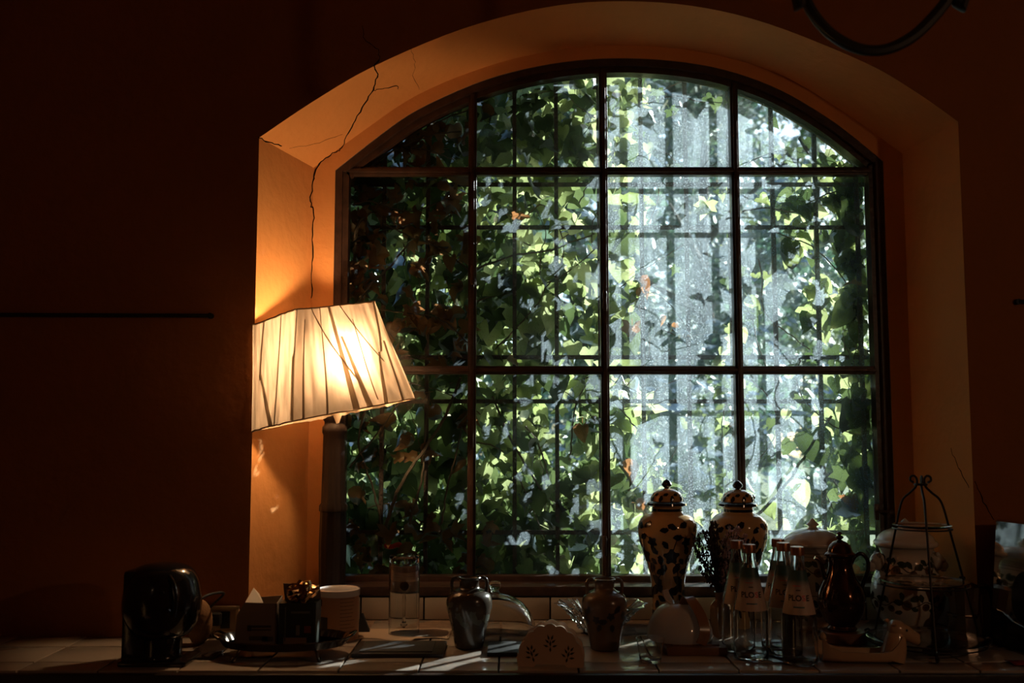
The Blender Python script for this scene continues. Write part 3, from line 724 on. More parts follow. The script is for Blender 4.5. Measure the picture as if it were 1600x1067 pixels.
for (s0, v0, s1, v1, w0, w1) in [(.30, .0, .22, .55, .030, .050), (.22, .5, .52, 1.0, .05, .11), (.72, 0, .60, 1.0, .015, .03), (1.02, .0, 1.01, 1.0, .010, .016), (1.40, .0, 1.50, 1.0, .03, .055), (1.48, .3, 1.62, 1.0, .025, .05), (1.20, .0, 1.56, .75, .014, .02),
                                 (1.52, .0, 1.86, .6, .016, .012), (1.98, .0, 1.84, .5, .03, .022), (1.84, .5, 1.74, 1.0, .022, .035), (1.12, .1, 1.08, 1.0, .010, .02), (1.3, .0, 1.26, 1.0, .008, .02), (1.93, .4, 1.88, 1.0, .02, .02), (1.64, .15, 1.70, .95, .008, .012)]:
    V = []; Fs = []; UV = []; n = 16
    for k in range(n + 1):
        t = k / n; s = s0 + (s1 - s0) * t + .012 * sin(3 * t + s0 * 9); v = v0 + (v1 - v0) * t; ww = (w0 + (w1 - w0) * t) * .5
        for e in (-1, 0, 1):
            p, nn = shade_pt(s + e * ww, v); V.append(tuple(p + nn * (.006 if e == 0 else .0034))); UV.append(((s + e * ww) / 4, v))
    for k in range(n):
        for e in (0, 1): Fs.append((k * 3 + e, k * 3 + e + 1, k * 3 + e + 4, k * 3 + e + 3))
    link('fabric_fold', uvmesh('fabric_fold', V, Fs, UV, M_fold), shade)
# hem and loose torn edge, piping on top, wire
def edge_ring(D, off, r, name, m_):
    P = []
    for i in range(4):
        for k in range(14): 
            q = D[order[i]].lerp(D[order[(i + 1) % 4]], k / 14); P.append(q + Vector((random.uniform(-1, 1), random.uniform(-1, 1), random.uniform(-1, 1))) * off)
    MB().tube(P, r, 6, closed=True).build(name, m_, shade)
edge_ring(T, .0012, .0024, 'top_piping', mat('cream_piping', (.5, .36, .24), .9)); edge_ring(B, .0016, .0022, 'bottom_piping', MATS['cream_piping'])
V = []; Fs = []; UV = []
for k in range(41):
    t = k / 40; p, nn = shade_pt(1.02 + .80 * t, 1.0); dp = .006 + .012 * abs(mnoise.noise(Vector((t * 9, 2, 0)))) + (.022 if .38 < t < .46 else 0)
    V += [tuple(p - nn * .006), tuple(p - nn * .004 + nn * mnoise.noise(Vector((t * 14, 0, 1))) * .012 - Vector((0, 0, dp)))]; UV += [(t, 0), (t, .1)]
for k in range(40): Fs.append((2 * k, 2 * k + 2, 2 * k + 3, 2 * k + 1))
link('torn_lining', uvmesh('torn_lining', V, Fs, UV, M_hem), shade)

# ================================================================== THINGS ON THE WORKTOP
def zpx(py, Y): return at(800, py, Y).z - CT
def prof(cx, Y, pts):
    """(half width px, y px) -> (radius, height above the worktop) at depth Y"""
    return [(h * mpp(y, Y), zpx(y, Y)) for h, y in pts]
def spot(px, Y, z=CT):
    d = at(px, 990, Y); return Vector((d.x, Y, z))
def smooth_prof(pr, n=4):
    P = crom([(r, 0, z) for r, z in pr], n); return [(max(p.x, 0.0004), p.z) for p in P]
def pr_r(pr, z):
    for (r0, z0), (r1, z1) in zip(pr[:-1], pr[1:]):
        if min(z0, z1) <= z <= max(z0, z1) and abs(z1 - z0) > 1e-6: return r0 + (r1 - r0) * (z - z0) / (z1 - z0)
    return pr[-1][0]
class Decal:                    # painted decoration, wrapped on a turned surface ((arc, z) -> surface)
    def __init__(s, pr): s.pr = pr; s.mb = MB(); s.off = .0006
    def pt(s, th, z): r = pr_r(s.pr, z) + s.off; return (r * cos(th), r * sin(th), z)
    def poly(s, th, z, pts, rot=0.0, sc=1.0):
        r = max(pr_r(s.pr, z), .01); c, sn = cos(rot), sin(rot); n = len(pts); V = [s.pt(th, z)]; Q = (.35, .7, 1.0)
        for q in Q:
            for x, y in pts: V.append(s.pt(th + (x * c - y * sn) * sc * q / r, z + (x * sn + y * c) * sc * q))
        s.off += .00001
        s.mb.add(V, [(0, 1 + k, 1 + (k + 1) % n) for k in range(n)] + [(1 + e * n + k, 1 + (e + 1) * n + k, 1 + (e + 1) * n + (k + 1) % n, 1 + e * n + (k + 1) % n) for e in range(2) for k in range(n)])
    def line(s, pts, w):
        P = crom([(a, b, 0) for a, b in pts], 5)
        for k in range(len(P) - 1):
            a, b = P[k], P[k + 1]; r = max(pr_r(s.pr, a.y), .01); d = Vector(((b.x - a.x) * r, b.y - a.y)); d = d.normalized() if d.length > 0 else Vector((1, 0)); nx, nz = -d.y * w / r, d.x * w
            s.mb.add([s.pt(a.x - nx, a.y - nz), s.pt(a.x + nx, a.y + nz), s.pt(b.x + nx, b.y + nz), s.pt(b.x - nx, b.y - nz)], [(0, 1, 2, 3)])
LEAFP = [(-.5, 0), (-.3, .22), (-.05, .30), (.15, .24), (.3, .28), (.5, 0), (.28, -.2), (.05, -.3), (-.2, -.2)]
FLOW = [(cos(2 * pi * k / 20) * (.5 if k % 4 in (0, 1) else .36), sin(2 * pi * k / 20) * (.5 if k % 4 in (0, 1) else .36)) for k in range(20)]
FR = -pi / 2                     # the side that faces the room

# ---- ginger jars
M_jar = mat('cream_glaze', (0.72, 0.46, 0.22), 0.12, coat=0.6, var=(14, (0.64, 0.40, 0.19), 0.3))
M_blue = mat('dark_blue_brush', (0.016, 0.016, 0.030), 0.15, coat=0.5)
def ginger_jar(px, Y, ys_, label, seed, turn=0.0):
    k, dy = ys_; rnd = random.Random(seed); r0 = thing('ginger_jar', label, 'jar', spot(px, Y), group='lidded ginger jars')
    def q(h, y): return (h * k, 985 + (y - 985) * k + dy)
    bp = smooth_prof([(.0, .0)] + prof(px, Y, [q(25, 988), q(27, 984), q(25, 960), q(25, 930), q(28, 905), q(36, 878), q(43, 856), q(46, 838), q(44, 824), q(36, 814), q(26, 809), q(23.5, 806), q(23.5, 800)]) , 4)
    bp[0] = (0.0004, max(0, bp[1][1])); zz = min(p[1] for p in bp); bp = [(r, z - zz) for r, z in bp]
    MB().lathe(bp, 56).build('body', M_jar, r0)
    d = Decal(bp); H = bp[-1][1]
    for a in range(5):
        th = FR + turn + a * 2 * pi / 5
        d.poly(th, H * .60, FLOW, 0.2, .046); d.poly(th + .55, H * .72, FLOW, .6, .032); d.poly(th + .35, H * .20, LEAFP, 1.2, .026)
        d.line([(th, H * .60), (th + .30, H * .50), (th + .42, H * .40), (th + .2, H * .30), (th - .1, H * .28)], .0013)
        d.line([(th + .02, H * .62), (th + .22, H * .76), (th + .52, H * .74), (th + .62, H * .64)], .0013)
        d.line([(th + .42, H * .40), (th + .75, H * .46), (th + .82, H * .58)], .0013)
        for (ot, oz, ro, sc) in [(.30, .50, .9, .024), (.42, .40, -.5, .026), (.18, .31, .5, .028), (-.12, .28, 2.4, .022), (.22, .76, .3, .020), (.6, .65, -1.0, .020), (.74, .47, .3, .022), (.82, .57, 1.3, .020), (-.2, .70, 1.9, .018), (-.28, .82, .4, .018),
                                 (.05, .85, 2.8, .020), (.40, .86, .5, .020), (.62, .34, 2.0, .022), (.55, .16, .2, .018), (.05, .12, 2.2, .020), (.7, .25, -.8, .018), (-.3, .50, 1.4, .018), (.5, .56, 2.6, .016)]:
            d.poly(th + ot + rnd.uniform(-.03, .03), H * oz, LEAFP, ro + rnd.uniform(-.3, .3), sc * 1.5)
    d.mb.build('painted_flowers', M_blue, r0, smooth=False)
    MB().lathe([(pr_r(bp, H * .955) + .0007, H * .945), (pr_r(bp, H * .99) + .0009, H * .955), (pr_r(bp, H * .99) + .0009, H * .985)], 56).build('neck_band', M_blue, r0)
    zn = H
    lp = [(r, z - zz) for r, z in prof(px, Y, [q(25, 801), q(30.5, 797.5), q(30, 795), q(25.5, 792), q(24.5, 786), q(20, 778), q(12, 773.5), q(5, 772)])]
    lp = [(.0004, lp[0][1] + .001)] + lp + [(.0004, lp[-1][1])]
    lid = MB().lathe(lp, 56, wob=lambda a, z: 1 + .018 * cos(8 * a)).build('lid', M_jar, r0)
    dl = Decal(lp[3:]); dl.off = .0016
    z0, z1 = lp[4][1], lp[6][1]
    for a in range(9):
        th = a * 2 * pi / 9; dl.poly(th, z0 + (z1 - z0) * .35, LEAFP, 1.3, .020); dl.poly(th + .3, z0 + (z1 - z0) * .8, LEAFP, .3, .015)
    dl.mb.build('painted_flowers', M_blue, lid, smooth=False)
    MB().lathe([(lp[2][0] * 1.012, lp[2][1] - .001), (lp[3][0] * 1.012, lp[3][1] + .0005), (lp[4][0] * 1.03, lp[4][1] + .0012)], 56, wob=lambda a, z: 1 + .018 * cos(8 * a)).build('rim_band', M_blue, lid)
    kp = [(r, z - zz) for r, z in prof(px, Y, [q(4.5, 773), q(4, 771), q(7.5, 768), q(8, 765), q(5, 760.5), q(1, 757.5)])]
    MB().lathe([(.0004, kp[0][1])] + kp + [(.0004, kp[-1][1])], 24).build('finial', M_blue, lid)
ginger_jar(1045, 2.90, (1.0, 0.0), 'tall ginger jar with dark floral painting, nearer the middle of the window', 1)
ginger_jar(1157, 2.915, (.985, 1.0), 'tall floral ginger jar standing behind the heather and bottles', 5, .7)

# ---- biscuit jars
M_maj = mat('white_majolica', (0.62, 0.56, 0.48), 0.10, coat=0.6)
M_fruit = mat('painted_fruit_dark', (0.045, 0.030, 0.018), 0.2, coat=0.4); M_fruit2 = mat('painted_fruit_ochre', (0.16, 0.09, 0.035), 0.2, coat=0.4); M_green2 = mat('painted_leaf_green', (0.030, 0.045, 0.02), 0.2, coat=0.4)
def text_mesh(txt, size, m_, name, bend_pr=None, th0=FR, z0=0.0, off=.0009, xs=1.0):
    cu = bpy.data.curves.new('lettering', 'FONT'); cu.body = txt; cu.size = size; cu.align_x = 'CENTER'; cu.resolution_u = 3; cu.offset = size * .028
    to = bpy.data.objects.new('lettering', cu); COL.objects.link(to); bpy.context.view_layer.update()
    me = bpy.data.meshes.new_from_object(to.evaluated_get(bpy.context.evaluated_depsgraph_get())); bpy.data.objects.remove(to); bpy.data.curves.remove(cu)
    bm = bmesh.new(); bm.from_mesh(me)
    bmesh.ops.subdivide_edges(bm, edges=[e for e in bm.edges if e.calc_length() > size * .3], cuts=2); bm.to_mesh(me); bm.free()
    if bend_pr is not None:
        for v in me.vertices:
            z = z0 + v.co.y; r = pr_r(bend_pr, z) + off; th = th0 + v.co.x * xs / r; v.co = (r * cos(th), r * sin(th), z)
    me.materials.clear(); me.materials.append(m_); me.name = name; return me
M_ink = mat('dark_ink', (0.02, 0.015, 0.012), 0.4)
def biscuit_jar(px, Y, label, lions, low, txt=None, wid=1.0):
    r0 = thing('biscuit_jar', label, 'jar', spot(px, Y), group='painted lidded biscuit jars')
    if low:
        pts = [(36, 985), (38, 981), (35, 977), (42, 968), (52, 950), (55, 930), (52, 908), (44, 890), (39, 878), (38, 866), (41, 858), (44, 855)]
        lid = [(43, 855), (47, 853), (48, 849), (46, 846), (43, 844), (40, 838), (31, 831), (18, 827), (8, 825)]; kn = [(8, 826), (5, 823), (7, 818), (3, 813), (0.2, 811)]
    else:
        pts = [(34, 985), (36, 981), (34, 976), (41, 962), (44, 940), (43, 915), (41, 890), (40, 872), (39, 862), (41, 857)]
        lid = [(41, 857), (46, 855), (47, 851), (45, 848), (40, 842), (30, 835), (18, 830), (9, 828)]; kn = [(9, 829), (6, 826), (10, 823), (5, 818), (3, 815), (.2, 813)]
    bp = prof(px, Y, pts); zz = bp[0][1]; bp = [(r * wid, z - zz) for r, z in bp]; bp = smooth_prof(bp, 4)
    MB().lathe([(.0004, 0)] + bp + [(.0004, bp[-1][1])], 56).build('body', M_maj, r0)
    H = bp[-1][1]; d, d2, d3 = Decal(bp), Decal(bp), Decal(bp)
    circ = [(cos(2 * pi * k / 12) * .5, sin(2 * pi * k / 12) * .5) for k in range(12)]
    rnd = random.Random(px)
    for band, n in (((.36, 14), (.74, 12)) if low else ((.70, 12), (.30, 12))):
        pass
    for zf, n in ([(.36, 13), (.76, 11)] if low else [(.74, 11), (.26, 11)]):
        for a in range(n):
            th = a * 2 * pi / n + rnd.uniform(-.06, .06); z = H * zf + rnd.uniform(-.008, .008)
            d2.poly(th, z - .006, circ, 0, rnd.uniform(.020, .028)); d.poly(th + .01, z - .005, circ, 0, rnd.uniform(.012, .018))
            d3.poly(th + .22, z + .012, LEAFP, rnd.uniform(-.6, .6), .030); d3.poly(th - .12, z + .018, LEAFP, rnd.uniform(1.5, 2.4), .024); d3.poly(th + .2, z - .016, LEAFP, rnd.uniform(-.9, .3), .022)
        db = Decal(bp); db.off = .0012; db.line([(2 * pi * t / 30, H * zf + .008 * sin(t * 1.7)) for t in range(31)], .0012); db.mb.build('painted_tendril', M_fruit, r0, smooth=False)
    for zf in ((.56, .62) if low else (.90, .44, .94)):
        db = Decal(bp); db.line([(2 * pi * t / 30, H * zf) for t in range(31)], .0007); db.mb.build('painted_band', M_fruit, r0, smooth=False)
    d2.mb.build('painted_fruit', M_fruit2, r0, smooth=False); d.off = .0012; d3.mb.build('painted_leaves', M_green2, r0, smooth=False); d.mb.build('fruit_centres', M_fruit, r0, smooth=False, kind='stuff')
    if txt: link('lettering', text_mesh(txt, .034, M_ink, 'lettering', bp, FR + .08, H * .50, .0014), r0)
    lp = [(r * wid, z - zz) for r, z in prof(px, Y, lid)]; l_ = MB().lathe([(.0004, lp[0][1])] + smooth_prof(lp, 3) + [(.0004, lp[-1][1])], 56).build('lid', M_maj, r0)
    kp = [(r, z - zz) for r, z in prof(px, Y, kn)]; MB().lathe([(.0004, kp[0][1])] + smooth_prof(kp, 3) + [(.0004, kp[-1][1])], 20).build('knob', M_maj, l_)
    if lions:
        for s in (-1, 1):
            x = s * pr_r(bp, H * .80); z = H * .82; m = MB()
            m.ell((x + s * .010, -.004, z), (.022, .020, .026), 16, 10); m.ell((x + s * .030, -.010, z - .010), (.012, .011, .012), 12, 8); m.ell((x + s * .024, -.012, z + .004), (.010, .012, .008), 10, 6)
            for e in (-1, 1): m.ell((x + s * .010, -.004 + e * .014, z + .020), (.007, .006, .008), 8, 6)
            m.ell((x + s * .028, -.010, z - .022), (.009, .009, .006), 10, 6)
            m.build('lion_head_handle', M_maj, r0)
biscuit_jar(1274, 2.88, 'white lidded jar with painted fruit, behind the dark coffee pot', False, False, 'MO', 1.0)
biscuit_jar(1420, 2.86, 'round white jar with animal head handles behind the tiered stand', True, True)

# ---- two handled vases
def amphora(px, Y, ybot, label, m_, dec, group='two handled vases'):
    r0 = thing('two_handled_vase', label, 'vase', spot(px, Y), group=group)
    y = lambda a: ybot - 110 * a
    pts = [(20, y(0)), (22, y(.01)), (23, y(.05)), (27, y(.25)), (33.5, y(.50)), (35.5, y(.64)), (33, y(.74)), (26, y(.80)), (16.5, y(.845)), (15, y(.90)), (16, y(.96)), (19, y(.985)), (18.5, y(1.0))]
    bp = prof(px, Y, pts); zz = bp[0][1]; bp = [(r, z - zz) for r, z in bp]; bp = smooth_prof(bp, 4)
    ins = [(r - .004, z) for r, z in reversed(bp) if z > bp[-1][1] * .55]
    MB().lathe([(.0004, 0)] + bp + ins + [(.0004, ins[-1][1])], 48).build('body', m_, r0)
    H = bp[-1][1]; k = mpp(960, Y)
    for s in (-1, 1):
        P = crom([(s * 15 * k, 0, H * .965), (s * 20 * k, 0, H * .99), (s * 26 * k, 0, H * .965), (s * 27.5 * k, 0, H * .90), (s * 27 * k, 0, H * .83), (s * 27 * k, 0, H * .775)], 5)
        MB().tube(P, .0048, 10).build('handle', m_, r0)
    d = Decal(bp); rnd = random.Random(px)
    for a in range(9):
        th = FR + a * 2 * pi / 9 + .2; d.poly(th, H * rnd.uniform(.42, .62), FLOW, rnd.random(), .022); d.poly(th + .3, H * rnd.uniform(.35, .66), LEAFP, rnd.uniform(-1, 1), .026); d.poly(th + .12, H * rnd.uniform(.3, .45), LEAFP, rnd.uniform(0, 2), .022)
    d.mb.build('painted_flowers', dec, r0, smooth=False)
amphora(733, 2.63, 1016, 'dark glazed two handled vase left of the glass cake dome', mat('dark_glaze', (0.045, 0.036, 0.028), 0.22, coat=0.4, var=(22, (0.075, 0.058, 0.042), 0.25)), mat('faded_painting', (0.10, 0.11, 0.09), 0.3))
amphora(945, 2.61, 1018, 'brown glazed two handled vase in front of the cut glass bowl', mat('brown_glaze', (0.13, 0.085, 0.055), 0.22, coat=0.4, var=(22, (0.17, 0.11, 0.07), 0.25)), mat('dark_painting', (0.025, 0.022, 0.03), 0.3))

# ---- glass helpers: closed shells with an inside and an outside
def shell(pr, th, n=48, bot=None, wob=None):
    """pr: outer profile from foot to rim; th thickness; bot: thickness of the foot"""
    bot = th if bot is None else bot; ins = []
    for r, z in pr: ins.append((max(r - th, .0006), z))
    ins = [(r, max(z, pr[0][1] + bot)) for r, z in ins]
    inner = [ins[-1]] + [q for q in reversed(ins[:-1]) if q[1] > pr[0][1] + bot + 1e-6]
    rb = inner[-1][0]
    full = [(.0005, pr[0][1])] + list(pr) + [(r, z) for r, z in inner] + [(rb * .96, pr[0][1] + bot), (.0005, pr[0][1] + bot)]
    return MB().lathe(full, n, wob=wob)
# ---- bottles
M_label = grad_mat('label_print', [(.118, (.55, .42, .34)), (.16, (.60, .46, .38)), (.185, (.40, .35, .33)), (.20, (.03, .10, .10)), (.222, (.015, .07, .075))])
M_red = mat('red_ink', (0.65, 0.02, 0.03), 0.4); M_teal = mat('teal_ink', (0.05, 0.14, 0.15), 0.4)
M_cap = mat('copper_cap', (0.42, 0.20, 0.12), 0.32, metal=0.8)
bpr = smooth_prof([(.034, 0), (.039, .002), (.042, .009), (.042, .06), (.042, .105), (.040, .122), (.034, .150), (.0265, .185), (.0195, .220), (.0155, .240), (.0145, .252), (.0150, .262)], 3)
def make_bottle():
    r0 = thing('glass_bottle', 'x', 'bottle', (0, 0, 0))
    shell(bpr, .0026, 40, .007).build('glass_body', M_glass, r0)
    lb_ = [(pr_r(bpr, z) + .0007, z) for z in [.120 + .102 * k / 10 for k in range(11)]]
    lab = MB(); nA = 24; A0, A1 = FR - 1.25, FR + 1.25
    V = [(r * cos(A0 + (A1 - A0) * k / nA), r * sin(A0 + (A1 - A0) * k / nA), z) for r, z in lb_ for k in range(nA + 1)]
    lab.add(V, [(i * (nA + 1) + k, i * (nA + 1) + k + 1, (i + 1) * (nA + 1) + k + 1, (i + 1) * (nA + 1) + k) for i in range(10) for k in range(nA)])
    lo = lab.build('label', M_label, r0)
    link('lettering', text_mesh('PLO  E', .0185, M_ink, 'lettering', bpr, FR, .152, .0012), lo); 
    link('red_letter', text_mesh('S', .0185, M_red, 'red_letter', bpr, FR + .37, .152, .0013), lo)
    for q in range(5):
        ds = Decal(bpr); ds.off = .0012; a0 = FR - .20 + q * .075; ds.line([(a0, .1760), (a0 + .025, .1760), (a0 + .05, .1760)], .0014); ds.mb.build('small_print', M_ink, lo, smooth=False)
    d = Decal(bpr); d.off = .0012; d.line([(FR - .35, .1375), (FR, .1375), (FR + .35, .1375)], .0016); d.mb.build('blue_band', M_teal, lo, smooth=False)
    d = Decal(bpr); d.off = .0012; d.line([(FR - .5, .186), (FR, .186), (FR + .2, .186)], .0006); d.mb.build('red_line', M_red, lo, smooth=False)
    MB().lathe([(.0004, .2655), (.0150, .2655), (.0166, .256), (.0166, .272), (.0158, .276), (.0004, .277)], 28, wob=lambda a, z: 1 + (.012 * cos(24 * a) if z < .27 else 0)).build('screw_cap', M_cap, r0)
    return r0
def copy_tree(o, par=None):
    c = o.copy(); COL.objects.link(c); c.parent = par
    for ch in o.children: copy_tree(ch, c)
    return c
proto = make_bottle()
BT = [(1154, 2.590, .25, 'clear water bottle at the left rear of the bottles, beside the heather'), (1173, 2.500, .12, 'clear water bottle with full label showing, right of the wooden board'),
      (1219, 2.630, -.2, 'clear water bottle hidden rearmost behind two others, before the white jar'), (1227, 2.538, .10, 'clear water bottle in the middle of the right hand trio'), (1249, 2.450, .02, 'clear water bottle nearest the viewer, left of the animal dish')]
kids = list(proto.children)
for i, (px, Y, rz, lab) in enumerate(BT):
    o = proto if i == 0 else copy_tree(proto)
    o.location = spot(px, Y); o.rotation_euler = (0, 0, rz + atan2(-o.location.x, Y) * -1 * -1); tag(o, lab, 'bottle', 'water bottles')

# ---- tall upturned glass, paper, tumbler, dome, bowl
p = spot(631, 2.80); tg = thing('upturned_glass', 'tall clear glass cylinder turned upside down on white paper', 'glass', p + Vector((0, 0, .004)))
h = zpx(869, 2.80); rr = 24 * mpp(940, 2.80)
full = [(rr, 0), (rr, h - .004), (rr - .003, h), (.0005, h), (.0005, h - .020), (rr - .006, h - .021), (rr - .0026, h - .030), (rr - .0026, 0), (rr, 0)]
MB().lathe(full, 48).build('glass_wall', M_glass, tg)
sp = MB().lathe(smooth_prof([(.002, 0.012), (.010, .02), (.0045, .03), (.004, .06), (.0055, .085), (.0035, .10), (.004, .112)], 3), 16); sp.build('glass_stem', M_cglass, tg)
MB().ell((0, 0, .124), (.0125, .0125, .0125), 20, 12).build('cork_ball', mat('cork', (.42, .24, .12), .8, bump=(90, .5)), tg)
pp = MB(); n = 26; V = []; 
for j in range(8):
    for k in range(n + 1):
        a, b = atz(560 + 142 * k / n, 985), None
        x = at(558 + 146 * k / n, 990, 2.80).x; y = 2.715 + .15 * j / 7 + .02 * sin(k * .35) * (1 - j / 7); z = .0012 + .012 * max(0, mnoise.noise(Vector((x * 9, y * 6, 3)))) * (1 if (k < 5 or k > n - 10) else .0)
        V.append((x, y, CT + z))
pp.add(V, [(j * (n + 1) + k, j * (n + 1) + k + 1, (j + 1) * (n + 1) + k + 1, (j + 1) * (n + 1) + k) for j in range(7) for k in range(n)])
po = pp.build('paper_sheet', mat('cream_paper', (.55, .42, .30), .8)); md = po.modifiers.new('thickness', 'SOLIDIFY'); md.thickness = .0006; md.offset = 1; tag(po, 'curled sheet of cream paper lying under the upturned glass', 'paper')

p = spot(1016, 2.47); tb = thing('tumbler', 'small clear glass tumbler at the front edge of the worktop', 'tumbler', p)
k = mpp(1020, 2.47); hT = (1033 - 997) * k
shell(smooth_prof([(16 * k, 0), (17 * k, .002), (18.5 * k, hT * .4), (22.5 * k, hT)], 4), .0018, 40, .008).build('glass_wall', M_glass, tb)

p = spot(773, 2.78); cd = thing('cake_dome', 'clear glass cake dome with round knob behind the dark vase', 'cake dome', p)
k = mpp(960, 2.78); R0 = 64 * k; H0 = (998 - 933) * k
dp = [(R0, .001), (R0, .010)] + [(R0 * cos(t), .012 + (H0 - .012) * sin(t)) for t in [i * pi / 2 / 14 for i in range(15)]]; dp[-1] = (.0005, H0)
ip = [(max(r - .0035, .0005), z - (.003 if z > .03 else 0)) for r, z in dp]
MB().lathe([dp[0]] + dp[1:] + list(reversed(ip[1:])) + [(ip[0][0], .001), dp[0]], 64).build('glass_cover', M_glass, cd)
MB().lathe([(.0005, H0 - .001), (8 * k, H0 + .001), (6 * k, H0 + 4 * k), (9 * k, H0 + 8 * k), (9.5 * k, H0 + 14 * k), (7 * k, H0 + 18 * k), (.0005, H0 + 19 * k)], 24).build('knob', M_cglass, cd)

p = spot(939, 2.81); cbw = thing('cut_glass_bowl', 'cut glass bowl with flaring wavy rim behind the brown vase', 'bowl', p)
k = mpp(960, 2.81); 
bw = [(26 * k, 0), (28 * k, .004), (34 * k, 10 * k), (46 * k, 27 * k), (57 * k, 38 * k), (70 * k, 46 * k)]
shell(smooth_prof(bw, 3), .004, 72, .008, wob=lambda a, z: 1 + (.03 * cos(24 * a) + .03 * cos(12 * a)) * min(1, z / .05)).build('glass_body', M_cglass, cbw, ang=12)
gm = MB()
for a in range(24):
    th = a * 2 * pi / 24
    for zf in (.25, .5, .72):
        z = 46 * k * zf; r = pr_r(smooth_prof(bw, 3), z) + .0005; c = Vector((r * cos(th + zf), r * sin(th + zf), z)); gm.ell(c, (.005, .005, .006), 6, 4)
gm.build('cut_facets', M_cglass, cbw, smooth=False)

# ---- dark flat boards lying on the tiles
def board(x0, x1, y0, y1, label, framed, h=.010, m_=M_blackm):
    a, b = atz(x0, y1), atz(x1, y0); fy0, fy1 = a.y, b.y; xa = atz(x0, (y0 + y1) / 2).x; xb = atz(x1, (y0 + y1) / 2).x
    o = thing('flat_board', label, 'board', ((xa + xb) / 2, (fy0 + fy1) / 2, CT))
    MB().box((0, 0, h / 2 + .0005), (xb - xa, fy1 - fy0, h), bev=.0025).build('panel', M_wood_d if framed else m_, o)
    if framed: MB().box((-.005, 0, h + .0008), (xb - xa - .045, fy1 - fy0 - .035, .003)).build('inlay', M_blackm, o, smooth=False)
board(556, 695, 1007, 1028, 'dark flat rectangular board in front of the upturned glass', True)
board(762, 815, 1008, 1026, 'black slab lying half behind the scalloped napkin holder', False)

# ---- napkin holder
p = spot(861, 2.44); nh = thing('napkin_holder', 'scalloped half round ceramic napkin holder with painted leaf sprigs', 'napkin holder', p, rz=-.10)
k = mpp(1000, 2.44)
def nh_poly():
    P = [(-50 * k, 0), (-52 * k, 10 * k), (-51 * k, 20 * k)]
    n = 7
    for i in range(n):
        a0 = pi * (.90 - .80 * i / n); a1 = pi * (.90 - .80 * (i + 1) / n)
        for j in range(6):
            a = a0 + (a1 - a0) * j / 6; r = 1 + .06 * sin(pi * j / 6); P.append((cos(a) * 51 * k * r, sin(a) * 62 * k * r))
    P += [(51 * k, 20 * k), (52 * k, 10 * k), (50 * k, 0), (26 * k, 0), (22 * k, 4 * k), (-22 * k, 4 * k), (-26 * k, 0)]
    return P
M_cer = mat('ivory_ceramic', (0.60, 0.44, 0.32), 0.25, coat=0.3)
NP = nh_poly()
def nplate(y0, y1, name):
    b = MB().prism(NP, y0, y1); b.build(name, M_cer, nh, ang=50)
nplate(-.030, -.022, 'front_plate'); nplate(.022, .030, 'back_plate')
MB().box((-.064, 0, .008), (.030, .045, .012), bev=.002).build('base_bar', M_cer, nh); MB().box((.064, 0, .008), (.030, .045, .012), bev=.002).build('base_bar', M_cer, nh)
for cx, cz, ro in [(-29, 20, .3), (0, 36, 0), (28, 20, -.3)]:
    m = MB()
    for j, (ax, az, an) in enumerate([(0, 0, 1.57), (-5, 3, 2.4), (5, 3, .7), (-7, -4, 2.8), (7, -4, .35), (-3, 9, 1.9), (3, 9, 1.2), (0, -9, 1.57)]):
        L = 11 if j == 0 else 9; an += ro; c = Vector(((cx + ax * cos(ro) - az * sin(ro)) * k, -.0304 - j * .00004, (cz + ax * sin(ro) + az * cos(ro)) * k)); u = Vector((cos(an), 0, sin(an))) * L * .5 * k; v = Vector((-sin(an), 0, cos(an))) * 1.7 * k
        m.add([c - u, c - u * .2 - v, c + u, c - u * .2 + v], [(0, 1, 2, 3)])
    m.build('leaf_sprig', M_green2, nh, smooth=False)

# ---- serving dome on a wooden board
p = spot(1078, 2.62); bdp = thing('wooden_board', 'square wooden board under the porcelain dome', 'board', p, rz=0.02)
MB().box((0, 0, .0105), (.150, .185, .020), bev=.003).build('plank', M_wood, bdp); MB().box((0, 0, .0225), (.118, .150, .004), bev=.001).build('raised_top', M_wood, bdp)
M_porc = bpy.data.materials.new('thin_porcelain'); M_porc.use_nodes = True
_n = M_porc.node_tree.nodes; _l = M_porc.node_tree.links; _b = _n['Principled BSDF']; _b.inputs['Base Color'].default_value = (.62, .53, .46, 1); _b.inputs['Roughness'].default_value = .10; _b.inputs['Coat Weight'].default_value = .5
_t = _n.new('ShaderNodeBsdfTranslucent'); _t.inputs[0].default_value = (.75, .66, .58, 1); _m = _n.new('ShaderNodeMixShader'); _m.inputs[0].default_value = .42
_l.new(_b.outputs[0], _m.inputs[1]); _l.new(_t.outputs[0], _m.inputs[2]); _l.new(_m.outputs[0], _n['Material Output'].inputs[0])
p = spot(1062, 2.62, CT + .0250); pd = thing('porcelain_dome', 'glossy pale domed cover with curved strap handle on a wooden board', 'dome', p)
k = mpp(970, 2.62); R0 = 51 * k; H0 = 56 * k
dm = MB(); dpf = [(R0 * (1 - .03 * (i == 0)), .0) if i == 0 else (R0 * cos(i * pi / 2 / 14) ** .8, H0 * sin(i * pi / 2 / 14)) for i in range(14)] + [(.0005, H0)]
dm.lathe(dpf, 56); dm.build('cover', M_porc, pd)
M_porc2 = mat('shaded_brown_strap', (.26, .13, .06), .25)  # strap browned to put its shade against the lit dome into the colour
